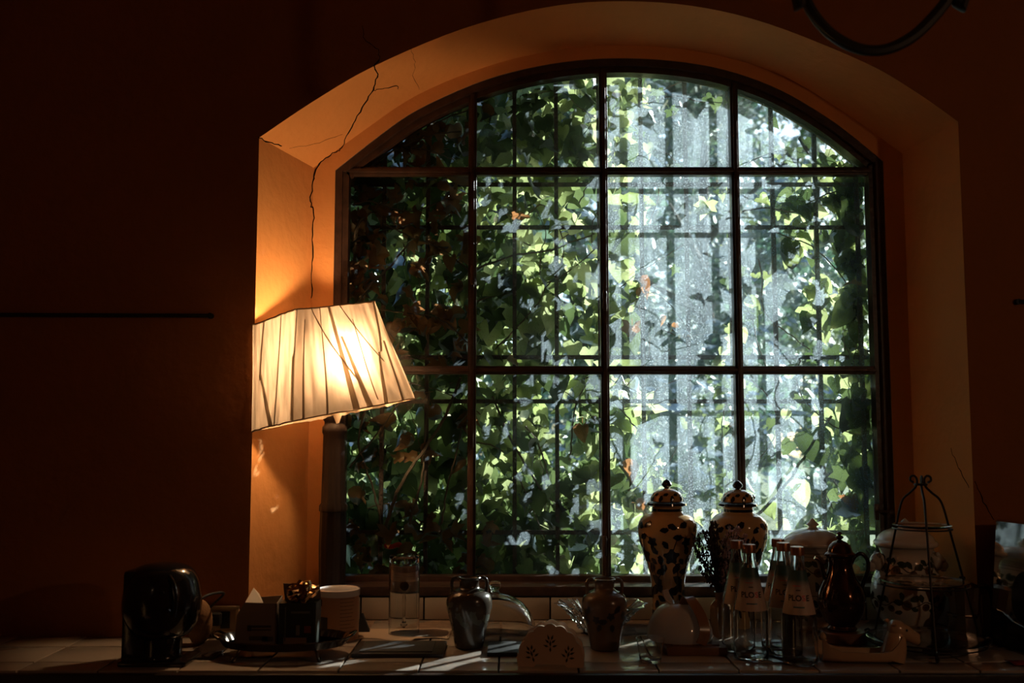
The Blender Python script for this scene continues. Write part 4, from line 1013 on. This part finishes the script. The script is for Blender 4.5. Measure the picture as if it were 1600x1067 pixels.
def strap(P, wv, name, th=.004):
    P = crom(P, 6); m = MB(); n = len(P)
    for i, q in enumerate(P):
        a, b = P[max(i - 1, 0)], P[min(i + 1, n - 1)]; t = (b - a).normalized(); s = Vector(wv).normalized(); s = (s - t * s.dot(t)).normalized(); nn = t.cross(s); hw_ = Vector(wv).length / 2
        m.v += [tuple(q - s * hw_ - nn * th / 2), tuple(q + s * hw_ - nn * th / 2), tuple(q + s * hw_ + nn * th / 2), tuple(q - s * hw_ + nn * th / 2)]
    for i in range(n - 1):
        for e in range(4): m.f.append((i * 4 + e, i * 4 + (e + 1) % 4, i * 4 + 4 + (e + 1) % 4, i * 4 + 4 + e))
    m.f += [(3, 2, 1, 0), (4 * n - 4, 4 * n - 3, 4 * n - 2, 4 * n - 1)]
    m.build(name, M_porc2 if 'curved' in name else M_porc, pd)
strap([(-23 * k, -.01, H0 * 1.34), (-20 * k, -.012, H0 * 1.16), (-13 * k, -.012, H0 * 1.01), (-2 * k, -.012, H0 * .98)], (.016, .012, 0), 'upright_strap')
strap([(4 * k, -.025, H0 * .96), (10 * k, -.034, H0 * 1.17), (18 * k, -.055, H0 * 1.02), (26 * k, -.075, H0 * .72), (29 * k, -.088, H0 * .42), (27 * k, -.090, H0 * .2), (23 * k, -.086, H0 * .03)], (.026, .006, 0), 'curved_strap')

# ---- small bottle vase with dried heather
p = spot(1125, 2.77); bv = thing('bottle_vase', 'small amber glass bottle holding dried heather, behind the water bottles', 'vase', p)
k = mpp(960, 2.77)
vp = smooth_prof([(14 * k, 0), (15 * k, .003), (15 * k, 40 * k), (13.5 * k, 48 * k), (8 * k, 55 * k), (6.5 * k, 58 * k), (6.5 * k, 66 * k), (8 * k, 68 * k)], 3)
shell(vp, .002, 32, .004).build('glass_body', mat('amber_glass', (.55, .30, .16), .08, trans=.55), bv)
hth = thing('dried_heather', 'bunch of dried heather with pink tips in the small bottle', 'flowers', p + Vector((0, 0, 58 * k)))
rnd = random.Random(21); M_twig = mat('dark_twig', (.035, .022, .018), .9); M_bud = mat('dusky_heather_bud', (.06, .035, .035), .9); M_pink = leaf_mat('pink_heather_bud', (.62, .36, .36), (.72, .46, .44), (.8, .45, .42), (.9, .6, .55), .45)
for t_ in range(34):
    ex = rnd.gauss(-2, 24) * k; ez = rnd.uniform(45, 122) * k; ey = rnd.gauss(0, .03)
    if t_ < 7: ex, ez, ey = (6 + 5.5 * t_ + rnd.uniform(-3, 3)) * k, rnd.uniform(90, 112) * k, rnd.uniform(-.05, -.02)
    P = crom([(0, 0, -.06), (ex * .12, ey * .1, 10 * k), (ex * .55 + rnd.gauss(0, .004), ey * .5, ez * .6), (ex, ey, ez)], 5)
    st = MB().tube(P, [.0013 - .0007 * i / (len(P) - 1) for i in range(len(P))], 4).build('twig', M_twig, hth)
    bd = MB(); n = len(P)
    for q in range(60):
        f = rnd.uniform(.35, 1.0) ** .8 * (n - 1); i = min(int(f), n - 2); c = P[i].lerp(P[i + 1], f - i); rr_ = .0062 * (1.15 - .6 * f / (n - 1)); c = c + Vector((rnd.gauss(0, rr_), rnd.gauss(0, rr_), rnd.gauss(0, rr_)))
        s = rnd.uniform(.0020, .0042); bd.add([c + Vector(v) * s for v in ((1, 0, 0), (-.5, .87, 0), (-.5, -.87, 0), (0, 0, 1.6), (0, 0, -1.2))], [(0, 1, 3), (1, 2, 3), (2, 0, 3), (1, 0, 4), (2, 1, 4), (0, 2, 4)])
    bd.build('heather_buds', M_pink if t_ < 7 else M_bud, st, smooth=False, kind='stuff')

# ---- dark lustre coffee pot on a wooden block
p = spot(1318, 2.70); wb = thing('wooden_block', 'round wooden block under the dark coffee pot', 'block', p)
k = mpp(990, 2.70); hb = 17 * k
MB().lathe([(.0005, .0004), (33 * k, .0004), (35 * k, .003), (35 * k, hb - .003), (33 * k, hb), (.0005, hb)], 40).build('disc', M_wood, wb)
p = spot(1316, 2.70, CT + hb); cp = thing('coffee_pot', 'dark lustre coffee pot with domed lid and scrolled handle', 'coffee pot', p)
M_lus = mat('dark_copper_lustre', (0.10, 0.055, 0.038), 0.10, metal=0.85)
kp = 990
def L(pts): return [(h * k, (kp - y) * k) for h, y in pts]
bp = smooth_prof(L([(21, 989), (23, 986), (20, 982), (25, 976), (33, 962), (36, 948), (35, 934), (30, 920), (24, 908), (20, 897), (18.5, 888), (19.5, 880), (21, 876)]), 4)
MB().lathe([(.0005, 0)] + bp + [(.0005, bp[-1][1])], 48).build('body', M_lus, cp)
MB().lathe(L([(35.5, 947), (37.2, 946), (37.2, 944), (35.5, 943)]), 48).build('body_ring', M_lus, cp)
lp = L([(20, 877), (24, 875), (24, 872), (20, 869), (17.5, 862), (12, 855), (6, 852), (3.5, 851)])
li = MB().lathe([(.0005, lp[0][1])] + smooth_prof(lp, 3) + [(.0005, lp[-1][1])], 40).build('lid', M_lus, cp)
MB().lathe([(.0005, L([(0, 852)])[0][1])] + smooth_prof(L([(3, 852), (2.5, 850), (6, 847.5), (5.5, 845), (2, 843), (4, 841), (3, 838.5), (.3, 837.5)]), 3), 20).build('finial', M_lus, li)
MB().tube(crom([(-20 * k, 0, (kp - 912) * k), (-26 * k, 0, (kp - 905) * k), (-29 * k, 0, (kp - 893) * k), (-33 * k, 0, (kp - 882) * k), (-40 * k, 0, (kp - 878) * k)], 5), [.010, .009, .0085, .008, .0075, .007, .007, .0068, .0065, .006, .006, .006, .0058, .0056, .0055, .0055, .0052, .005, .005, .005, .005], 12).build('spout', M_lus, cp)
MB().tube(crom([(17 * k, 0, (kp - 888) * k), (24 * k, 0, (kp - 876) * k), (34 * k, 0, (kp - 872) * k), (43 * k, 0, (kp - 882) * k), (43 * k, 0, (kp - 898) * k), (36 * k, 0, (kp - 915) * k), (33 * k, 0, (kp - 928) * k), (37 * k, 0, (kp - 935) * k), (34 * k, 0, (kp - 941) * k)], 5), .0055, 10).build('handle', M_black, cp)

# ---- animal shaped dish
p = spot(1352, 2.47); ad_ = thing('animal_dish', 'ivory ceramic boat dish ending in a bull-like animal head', 'dish', p, rz=-.06)
k = mpp(1010, 2.47)
M_iv = mat('ivory_glaze', (0.50, 0.33, 0.20), 0.22, coat=0.4)
sec = [(-70, 17, 34, 18), (-66, 19, 35, 22), (-58, 20, 24, 24), (-40, 21, 18, 25), (-10, 21, 17, 25), (20, 21, 17, 25), (34, 21, 20, 24), (44, 20, 30, 22), (52, 18, 42, 18)]
m_ = 14
ns = len(sec)
hull = MB(); out_ = []; inn_ = []
for (x, hd, hh, wd) in sec:
    o_, i_ = [], []
    for j in range(m_):
        a = pi * j / (m_ - 1); o_.append((x * k, -cos(a) * hd * k, hh * k * (1 - abs(sin(a)) ** .35) if j not in (0, m_ - 1) else hh * k)); i_.append((x * k, -cos(a) * (hd - 3) * k, hh * k - (hh - 4) * k * abs(sin(a)) ** .45))
    out_.append(o_); inn_.append(i_)
for L_ in (out_, inn_):
    hull.add([q for r_ in L_ for q in r_], [(i * m_ + j, i * m_ + j + 1, (i + 1) * m_ + j + 1, (i + 1) * m_ + j) for i in range(ns - 1) for j in range(m_ - 1)])
o1 = 0; o2 = ns * m_
for i in range(ns - 1):
    for j in (0, m_ - 1): hull.f.append((o1 + i * m_ + j, o1 + (i + 1) * m_ + j, o2 + (i + 1) * m_ + j, o2 + i * m_ + j))
for i in (0, ns - 1):
    for j in range(m_ - 1): hull.f.append((o1 + i * m_ + j, o1 + i * m_ + j + 1, o2 + i * m_ + j + 1, o2 + i * m_ + j))
hull.build('boat', M_iv, ad_)
hd = MB()
hd.tube(crom([(40 * k, 0, 4 * k), (44 * k, 0, 20 * k), (46 * k, 0, 36 * k), (48 * k, 0, 48 * k)], 5), [21 * k - .00006 * i * i for i in range(16)], 18, flat=.9)
hd.tube(crom([(36 * k, 0, 52 * k), (48 * k, 0, 50 * k), (62 * k, 0, 44 * k), (76 * k, 0, 36 * k), (80 * k, 0, 34 * k)], 4), [9 * k, 11 * k, 13 * k, 14 * k, 14 * k, 14 * k, 13 * k, 12.5 * k, 12 * k, 11 * k, 10.5 * k, 10 * k, 9.5 * k, 9.5 * k, 9 * k, 8 * k, 5 * k], 16)
hd.ell((78 * k, 0, 34 * k), (6 * k, 9 * k, 8 * k), 14, 8)
hd.build('neck_and_head', M_iv, ad_, ang=80)
for s in (-1, 1):
    m = MB(); m.tube([(42 * k, s * 9 * k, 56 * k), (38 * k, s * 15 * k, 61 * k), (34 * k, s * 20 * k, 60 * k)], [4 * k, 5 * k, 1 * k], 8, flat=.5); m.build('ear', M_iv, ad_)
    MB().ell((60 * k, s * 11.5 * k, 50 * k), (2 * k, 2 * k, 2 * k), 8, 6).build('eye', M_ink, ad_)
tailp = MB().lathe(smooth_prof([(.0006, 0), (5 * k, 2 * k), (6 * k, 7 * k), (3 * k, 12 * k), (.0006, 14 * k)], 3), 14); o = tailp.build('tail_knob', M_iv, ad_); o.location = (-66 * k, 0, 31 * k)
# teaspoon lying in the dish
spn = MB(); spn.tube(crom([(-.055, 0, 0), (-.02, .002, -.0), (.02, 0, .001), (.045, 0, .002)], 4), .0016, 6); spn.ell((-.066, 0, .001), (.016, .009, .003), 14, 6)
o = spn.build('teaspoon', mat('steel', (.55, .52, .5), .2, metal=1.0)); o.location = p + Vector((-.02, .0, .0100)); tag(o, 'small metal spoon lying inside the animal shaped dish', 'spoon')

# ---- tiered stand
SY = 2.60; p = spot(1447, SY); ts = thing('tiered_stand', 'three tier wrought wire cake stand with round glass plates', 'cake stand', p)
k = mpp(900, SY); M_wire = mat('dark_wrought_wire', (.030, .024, .022), .4, metal=.6)
def zz_(py): return zpx(py, SY)
TR = [(822, 44), (909, 62), (998, 80)]
def legr(z):
    z0, r0 = zz_(800), 38 * k; z1, r1 = zz_(1000), 88 * k
    return r0 + (r1 - r0) * (z0 - z) / (z0 - z1)
for th in (R(6), R(-104), R(128)):
    c, s = cos(th), sin(th); P = []
    zt = zz_(756)
    cur = [(-8 * k, zt + 1 * k), (-12 * k, zt + 6 * k), (-8 * k, zt + 11 * k), (-1 * k, zt + 10 * k), (2 * k, zt + 3 * k), (0, zt - 4 * k)]
    body = [(12 * k, zt + 2 * k), (17 * k, zt + 5 * k), (16 * k, zt + 11 * k), (10 * k, zt + 12 * k), (6 * k, zt + 6 * k), (8 * k, zt - 4 * k), (18 * k, zt - 14 * k), (30 * k, zt - 24 * k), (37 * k, zt - 40 * k), (legr(zz_(830)), zz_(830)), (legr(zz_(905)), zz_(905)), (legr(zz_(980)), zz_(980)),
            (legr(zz_(1000)) + 3 * k, .012), (legr(zz_(1000)) + 9 * k, .0035), (legr(zz_(1000)) + 17 * k, .008), (legr(zz_(1000)) + 19 * k, .020), (legr(zz_(1000)) + 13 * k, .027), (legr(zz_(1000)) + 8 * k, .020)]
    P = crom([(r * c, r * s, z) for r, z in body], 6)
    MB().tube(P, .0030, 8).build('leg', M_wire, ts)
MB().tube([(9 * k * cos(a * pi / 8), 9 * k * sin(a * pi / 8), zz_(757)) for a in range(16)], .0026, 6, closed=True).build('top_ring', M_wire, ts)
for py, rp in TR:
    z = zz_(py); rr_ = legr(z)
    MB().tube([(rr_ * cos(a * pi / 24), rr_ * sin(a * pi / 24), z - .006) for a in range(48)], .0022, 6, closed=True).build('plate_ring', M_wire, ts)
    R_ = rr_ * 1.02
    MB().lathe([(.0005, z - .0035), (R_ * .80, z - .0035), (R_ * .97, z + .0015), (R_, z + .0035), (R_ * .97, z + .005), (R_ * .80, z + .0005), (.0005, z + .0005)], 56).build('glass_plate', M_glass, ts)

# ---- moka pot
p = spot(1507, 2.71); mk = thing('moka_pot', 'metal stovetop coffee maker with black handle beside the mirror panel', 'moka pot', p)
k = mpp(950, 2.70); M_alu = mat('tarnished_aluminium', (.30, .24, .20), .22, metal=1.0)
MB().lathe([(.0005, 0), (26 * k, 0), (27 * k, 2 * k), (23 * k, 36 * k), (23.5 * k, 38 * k), (.0005, 38 * k)], 10).build('boiler', M_alu, mk, ang=20)
MB().lathe([(23 * k, 38 * k), (24 * k, 38.5 * k), (24 * k, 41 * k), (23 * k, 41.5 * k)], 40).build('waist_ring', M_alu, mk)
MB().lathe([(.0005, 41 * k), (20 * k, 41 * k), (24 * k, 82 * k), (24.5 * k, 84 * k), (.0005, 85 * k)], 10).build('collector', M_alu, mk, ang=20)
MB().lathe([(24.5 * k, 84.5 * k), (15 * k, 90 * k), (.0005, 92 * k)], 10).build('lid', M_alu, mk, ang=20)
MB().lathe([(3 * k, 91 * k), (5 * k, 96 * k), (4 * k, 99 * k), (.0005, 100 * k)], 14).build('knob', M_black, mk)
MB().tube(crom([(22 * k, 0, 82 * k), (34 * k, 0, 84 * k), (43 * k, 0, 78 * k), (46 * k, 0, 62 * k), (46 * k, 0, 46 * k)], 5), [.005] + [.0065] * 19 + [.0065], 10).build('handle', M_black, mk)
MB().tube([(-22 * k, 0, 70 * k), (-28 * k, 0, 80 * k), (-31 * k, 0, 84 * k)], [6 * k, 4 * k, 2 * k], 8).build('spout', M_alu, mk)

# ---- chrome appliance on the far right
c0 = atz(1549, 1005); ta = thing('chrome_toaster', 'chrome and black appliance cut off by the right edge of the picture', 'appliance', (c0.x, c0.y, CT), rz=R(15))
M_chr = mat('polished_chrome', (.66, .65, .62), .05, metal=1.0)
zt = at(1556, 812, c0.y).z - CT
# local frame: mirror side at x = 0, running from y = 0 (far end) towards the viewer
LEAN = .032
pr_ = [(0, .016), (LEAN * .98, zt - .004), (LEAN + .004, zt), (.060, zt + .001), (.11, zt - .004), (.135, zt - .012), (.15, zt - .04), (.15, .016)]
MB().prism(pr_, -.30, .0).build('shell', M_chr, ta, ang=30)
MB().box((.075, -.15, .009), (.158, .306, .017), bev=.004).build('foot_base', M_blackm, ta)
def side(poly, name):      # raised black fittings on the mirror side; poly in (y, z)
    n = len(poly); MB().add([(-.006 + LEAN * b / zt, a, b) for a, b in poly] + [(.002 + LEAN * b / zt, a, b) for a, b in poly], [tuple(range(n)), tuple(n + q for q in reversed(range(n)))] + [(q, n + q, n + (q + 1) % n, (q + 1) % n) for q in range(n)]).build(name, M_black, ta, ang=30)
side([(-.002, .017), (-.002, .092), (-.04, .088), (-.075, .070), (-.12, .062), (-.298, .06), (-.298, .017)], 'black_lower_panel')
side([(-.115 + cos(a) * .045, .135 + sin(a) * .065) for a in [i * 2 * pi / 24 for i in range(24)]], 'black_side_handle')
# red cloth corner
rc = MB(); V = []; n = 10
cA = atz(1584, 1040)
for j in range(5):
    for i in range(n + 1):
        x, y = i / n * .16, j / 4 * .05; V.append((cA.x + x, cA.y + y - .014 * sin(i * .9) - .006 + .03 * (1 - i / n) * j / 4 * 0, CT + .0015 + .004 * abs(sin(i * 1.1 + j * .7))))
rc.add(V, [(j * (n + 1) + i, j * (n + 1) + i + 1, (j + 1) * (n + 1) + i + 1, (j + 1) * (n + 1) + i) for j in range(4) for i in range(n)])
o = rc.build('red_cloth', mat('red_cotton', (.30, .02, .015), .85)); md = o.modifiers.new('thickness', 'SOLIDIFY'); md.thickness = .001; md.offset = 1; tag(o, 'crumpled corner of dark red cloth at the right end of the worktop', 'cloth')

# ================================================================== LEFT END
# ---- glossy black machine
AY = 2.47; p = spot(252, AY); ka = thing('coffee_machine', 'glossy black rounded coffee machine plugged into the wall socket', 'coffee machine', p)
k = mpp(960, AY)
def zk_(py): return zpx(py, AY)
def rbox(x0, x1, y0, y1, z0, z1, b, name, m_=M_black):
    return MB().box((((x0 + x1) / 2), (y0 + y1) / 2, (z0 + z1) / 2), (x1 - x0, y1 - y0, z1 - z0), bev=b).build(name, m_, ka)
rbox(-51 * k, -14 * k, -.050, .055, .006, zk_(888), .010, 'water_tank')
MB().lathe(smooth_prof([(.0005, .012), (.048, .012), (.050, .02), (.050, .05), (.049, zk_(992)), (.050, zk_(975))], 3) + [(.0005, zk_(975))], 40, c=(-2 * k + .004, -.004, 0), sx=1.0, sy=.95).build('body', M_black, ka)
hd_ = MB(); hp = [(.0006, zk_(1000)), (36 * k, zk_(994)), (50 * k, zk_(980)), (58 * k, zk_(960)), (60 * k, zk_(940)), (58 * k, zk_(920)), (52 * k, zk_(900)), (40 * k, zk_(886)), (20 * k, zk_(880)), (.0006, zk_(879))]
hd_.lathe(smooth_prof(hp, 4), 48, c=(0, 0, 0), sx=1.0, sy=.95); hd_.build('head', M_black, ka)
MB().box((0, 0, .006), (.162, .125, .012), bev=.004).build('base', M_black, ka)
MB().tube(crom([(25 * k, -.07, zk_(893)), (35 * k, -.082, zk_(905)), (40 * k, -.085, zk_(930)), (36 * k, -.08, zk_(955))], 4), .004, 8).build('lever', M_black, ka)
for px, py in [(252, 927), (262, 955)]:
    q = at(px, py, AY - .092) - p; MB().tube([q, q + Vector((0, .012, 0))], .004, 12).build('button', M_black, ka)
s0 = at(336, 968, Y1 - .03) - p
MB().tube(crom([(54 * k, .02, zk_(940)), (64 * k, .05, zk_(934)), (74 * k, .12, zk_(940)), s0 + Vector((-.012, -.02, .03)), s0 + Vector((-.004, -.012, .006))], 6), .0035, 8).build('power_cord', M_blackm, ka)
MB().box(s0 + Vector((0, .006, 0)), (.030, .030, .034), bev=.008).build('plug', M_blackm, ka)
# ---- wall socket
a, b = at(312, 946, Y1), at(374, 990, Y1); so = thing('wall_socket', 'pale framed electric socket on the wall beside the black machine', 'socket', ((a.x + b.x) / 2, Y1, (a.z + b.z) / 2))
wS, hS = b.x - a.x, a.z - b.z; M_sock = mat('ivory_plastic', (.34, .25, .17), .4)
fr_ = MB()
for cx, cz, dx, dz in [(0, hS / 2 - .005, wS, .010), (0, -hS / 2 + .005, wS, .010), (-wS / 2 + .005, 0, .010, hS), (wS / 2 - .005, 0, .010, hS)]: fr_.box((cx, -.005, cz), (dx, .010, dz), bev=.002)
fr_.build('frame', mat('cream_plastic', (.46, .34, .22), .35), so)
MB().box((0, -.003, 0), (wS - .02, .006, hS - .02)).build('plate', M_sock, so, smooth=False)
MB().box((wS * .16, -.0055, 0), (.026, .005, hS * .6), bev=.002).build('socket_insert', M_blackm, so)
# ---- round loaf-like disc, flat dark board
p = spot(311, 2.66); o = MB().ell((0, 0, .058), (.034, .028, .058), 26, 16).build('round_loaf', mat('mottled_crust', (.30, .17, .08), .85, bump=(40, .6), var=(26, (.20, .10, .045), .25))); o.location = p; tag(o, 'rounded mottled brown loaf standing behind the black machine', 'bread')
board(305, 352, 1003, 1031, 'thin dark board lying between the black machine and the tray', False, .006, M_wood_d)
# ---- tray with curled feet
TY_ = 2.535; p = spot(445, TY_); tr = thing('footed_tray', 'dark scalloped metal tray on curled feet holding the boxes', 'tray', p)
k = mpp(1010, TY_); M_pew = mat('dark_pewter', (.10, .075, .055), .22, metal=.9)
rx, ry = 98 * k, .098; zt0 = .028; zr = zpx(1006, TY_ - .09)
MB().lathe([(.0005, zt0), (.96, zt0), (.97, zt0 + .003), (.0005, zt0 + .003)], 64, sx=rx, sy=ry).build('floor_plate', M_pew, tr)
MB().lathe([(.95, zt0), (1.0, zt0 + .012), (1.04, zr), (1.02, zr + .002), (.98, zt0 + .014), (.94, zt0 + .003)], 128, sx=rx, sy=ry, wob=lambda a, z: 1 + .022 * abs(cos(14 * a))).build('scalloped_rim', M_pew, tr)
for a in (R(-128), R(-52), R(52), R(128)):
    c, s = cos(a) * rx * .95, sin(a) * ry * .95; d = Vector((cos(a), sin(a) * .8, 0))
    P = crom([Vector((c, s, zt0)) , Vector((c, s, zt0 - .006)) + d * .006, Vector((c, s, .010)) + d * .012, Vector((c, s, .0035)) + d * .020, Vector((c, s, .008)) + d * .027, Vector((c, s, .014)) + d * .022], 4)
    MB().tube(P, .003, 8).build('foot', M_pew, tr)
for s in (-1, 1):
    P = crom([(s * rx * 1.0, -.03, zr), (s * rx * 1.10, -.024, zr + .008), (s * rx * 1.13, 0, zr + .011), (s * rx * 1.10, .024, zr + .008), (s * rx * 1.0, .03, zr)], 5)
    MB().tube(P, .0035, 8).build('handle', M_pew, tr)
zt0 += .0035
# ---- opened paper box
x0, x1 = at(370, 960, 2.52).x, at(434, 960, 2.52).x; p = Vector(((x0 + x1) / 2, 2.535, CT + zt0)); ob = thing('paper_box', 'opened grey paper box with torn white flap, left on the tray', 'box', p)
wB = x1 - x0; hB = zpx(941, 2.52) - zt0; M_card = mat('grey_card', (.20, .15, .11), .8); M_cardw = mat('white_card', (.72, .66, .58), .8)
hw_ = wB / 2
def panel(P, th, name, m_, par):
    a = Vector(P[1]) - Vector(P[0]); b_ = Vector(P[-1]) - Vector(P[0]); nn = a.cross(b_).normalized() * th; n = len(P)
    MB().add([tuple(Vector(q)) for q in P] + [tuple(Vector(q) + nn) for q in P], [tuple(range(n)), tuple(n + i for i in reversed(range(n)))] + [(i, n + i, n + (i + 1) % n, (i + 1) % n) for i in range(n)]).build(name, m_, par, smooth=False)
panel([(-hw_, -.028, 0), (hw_, -.028, 0), (hw_, -.028, hB), (-hw_ * .55, -.028, hB * 1.02), (-hw_ * .92, -.028, hB * .72)], .0008, 'front_face', M_card, ob)
panel([(-hw_, .028, 0), (hw_, .028, 0), (hw_, .028, hB * 1.10), (-hw_ * .5, .028, hB * 1.05)], .0008, 'back_face', M_cardw, ob)
panel([(hw_, -.028, 0), (hw_, .028, 0), (hw_, .028, hB * 1.1), (hw_, -.028, hB)], .0008, 'side_face', M_cardw, ob)
panel([(-hw_, .028, 0), (-hw_, -.028, 0), (-hw_ * .92, -.028, hB * .72), (-hw_ * .55, .028, hB)], .0008, 'side_face', M_card, ob)
panel([(-hw_ * .56, -.026, hB * 1.0), (hw_ * .35, -.026, hB * .985), (-hw_ * .05, .012, hB * 1.16), (-hw_ * .38, .020, hB * 1.30)], .0008, 'torn_flap', M_cardw, ob)
for (cx, cz, dx, dz) in [(-.3, .40, .10, .14), (.25, .44, .5, .05), (.25, .36, .5, .03), (.15, .16, .45, .10), (.6, .14, .28, .12)]:
    MB().box((cx * hw_, -.0290, cz * hB), (dx * wB, .0006, dz * hB)).build('printed_mark', M_ink, ob, smooth=False)
# ---- dark tea box
x0, x1 = at(436, 960, 2.50).x, at(494, 960, 2.50).x; p = Vector(((x0 + x1) / 2, 2.53, CT + zt0)); tbx = thing('tea_box', 'dark green tea box with pale lid flap in the tray', 'box', p)
wB = x1 - x0; hB = zpx(942, 2.50) - zt0
MB().box((0, 0, hB / 2), (wB, .066, hB), bev=.0012).build('carton', mat('dark_green_card', (.022, .026, .018), .45), tbx)
panel([(-wB / 2, .030, hB), (wB / 2, .030, hB), (wB / 2, .010, hB + .038), (-wB / 2, .010, hB + .042)], .0008, 'open_flap', mat('tan_card', (.30, .19, .12), .8), tbx)
for (cx, cz, dx, dz, c) in [(-.32, .5, .03, .8, (.10, .11, .08)), (.08, .78, .5, .05, (.13, .13, .10)), (-.05, .10, .62, .18, (.26, .17, .10)), (.28, .38, .18, .16, (.20, .05, .03)), (.02, .36, .10, .24, (.18, .15, .10))]:
    MB().box((cx * wB, -.0333, cz * hB), (dx * wB, .0006, dz * hB)).build('printed_patch', mat('print_%d' % int(dx * 100), c, .5), tbx, smooth=False)
# ---- crumpled foil
fo = MB(); fo.ell((0, 0, 0), (.036, .026, .026), 22, 14)
fo.v = [tuple(Vector(v) * (1 + .42 * mnoise.noise(Vector(v) * 60) + .2 * mnoise.noise(Vector(v) * 150))) for v in fo.v]
p = at(474, 931, 2.53); o = fo.build('crumpled_foil', mat('gold_foil', (.55, .34, .16), .16, metal=1.0), smooth=False); o.location = (p.x, 2.515, CT + zt0 + hB + .024); tag(o, 'crumpled shiny gold foil wrapper on top of the dark tea box', 'foil')
# ---- round carton tin with white lid
CY = 2.745; p = spot(528, CY); cn = thing('canister', 'round cardboard canister with shiny white lid before the lamp', 'canister', p)
k = mpp(960, CY); hC = zpx(922, CY); rC = 32 * k; cpr = [(rC, 0), (rC, hC)]
MB().lathe([(.0005, 0), (rC, 0), (rC, hC), (.0005, hC)], 56).build('carton_wall', mat('tan_carton', (.42, .22, .11), .5), cn)
cl = MB().lathe([(rC * 1.0, hC - .012), (rC * 1.04, hC - .012), (rC * 1.04, hC + .004), (rC * .97, hC + .006), (rC * .93, hC + .003), (rC * .6, hC + .0025), (.0005, hC + .0025)], 56); cl.build('plastic_lid', mat('white_plastic', (.62, .58, .56), .14), cn)
d = Decal(cpr); d.off = .0007
def rect(th0, th1, z0, z1, dd):
    n = 8; V = []
    for i in range(n + 1):
        th = th0 + (th1 - th0) * i / n; V += [dd.pt(th, z0), dd.pt(th, z1)]
    dd.mb.add(V, [(2 * i, 2 * i + 2, 2 * i + 3, 2 * i + 1) for i in range(n)])
rect(FR - 1.3, FR - .35, hC * .18, hC * .50, d); rect(FR - 1.4, FR - .7, hC * .72, hC * .86, d); d.mb.build('dark_panel', mat('brown_ink', (.035, .022, .015), .5), cn, smooth=False)
d = Decal(cpr); d.off = .0008
for i in range(11): rect(FR + .25, FR + .25 + random.uniform(.5, .9), hC * (.12 + .075 * i), hC * (.12 + .075 * i) + .0018, d)
d.mb.build('text_lines', mat('soft_brown_ink', (.20, .10, .05), .5), cn, smooth=False)
# ---- small dark pyramid packet
p = spot(568, 2.83); m = MB().add([(-.020, -.016, 0), (.020, -.016, 0), (.016, .018, 0), (-.016, .018, 0), (-.006, 0, .050), (-.002, .004, .050)], [(0, 1, 2, 3), (0, 4, 1), (1, 4, 5), (1, 5, 2), (2, 5, 3), (3, 5, 4), (3, 4, 0)])
o = m.build('folded_packet', M_blackm, smooth=False); o.location = p; tag(o, 'small dark pointed packet standing right of the canister', 'packet')
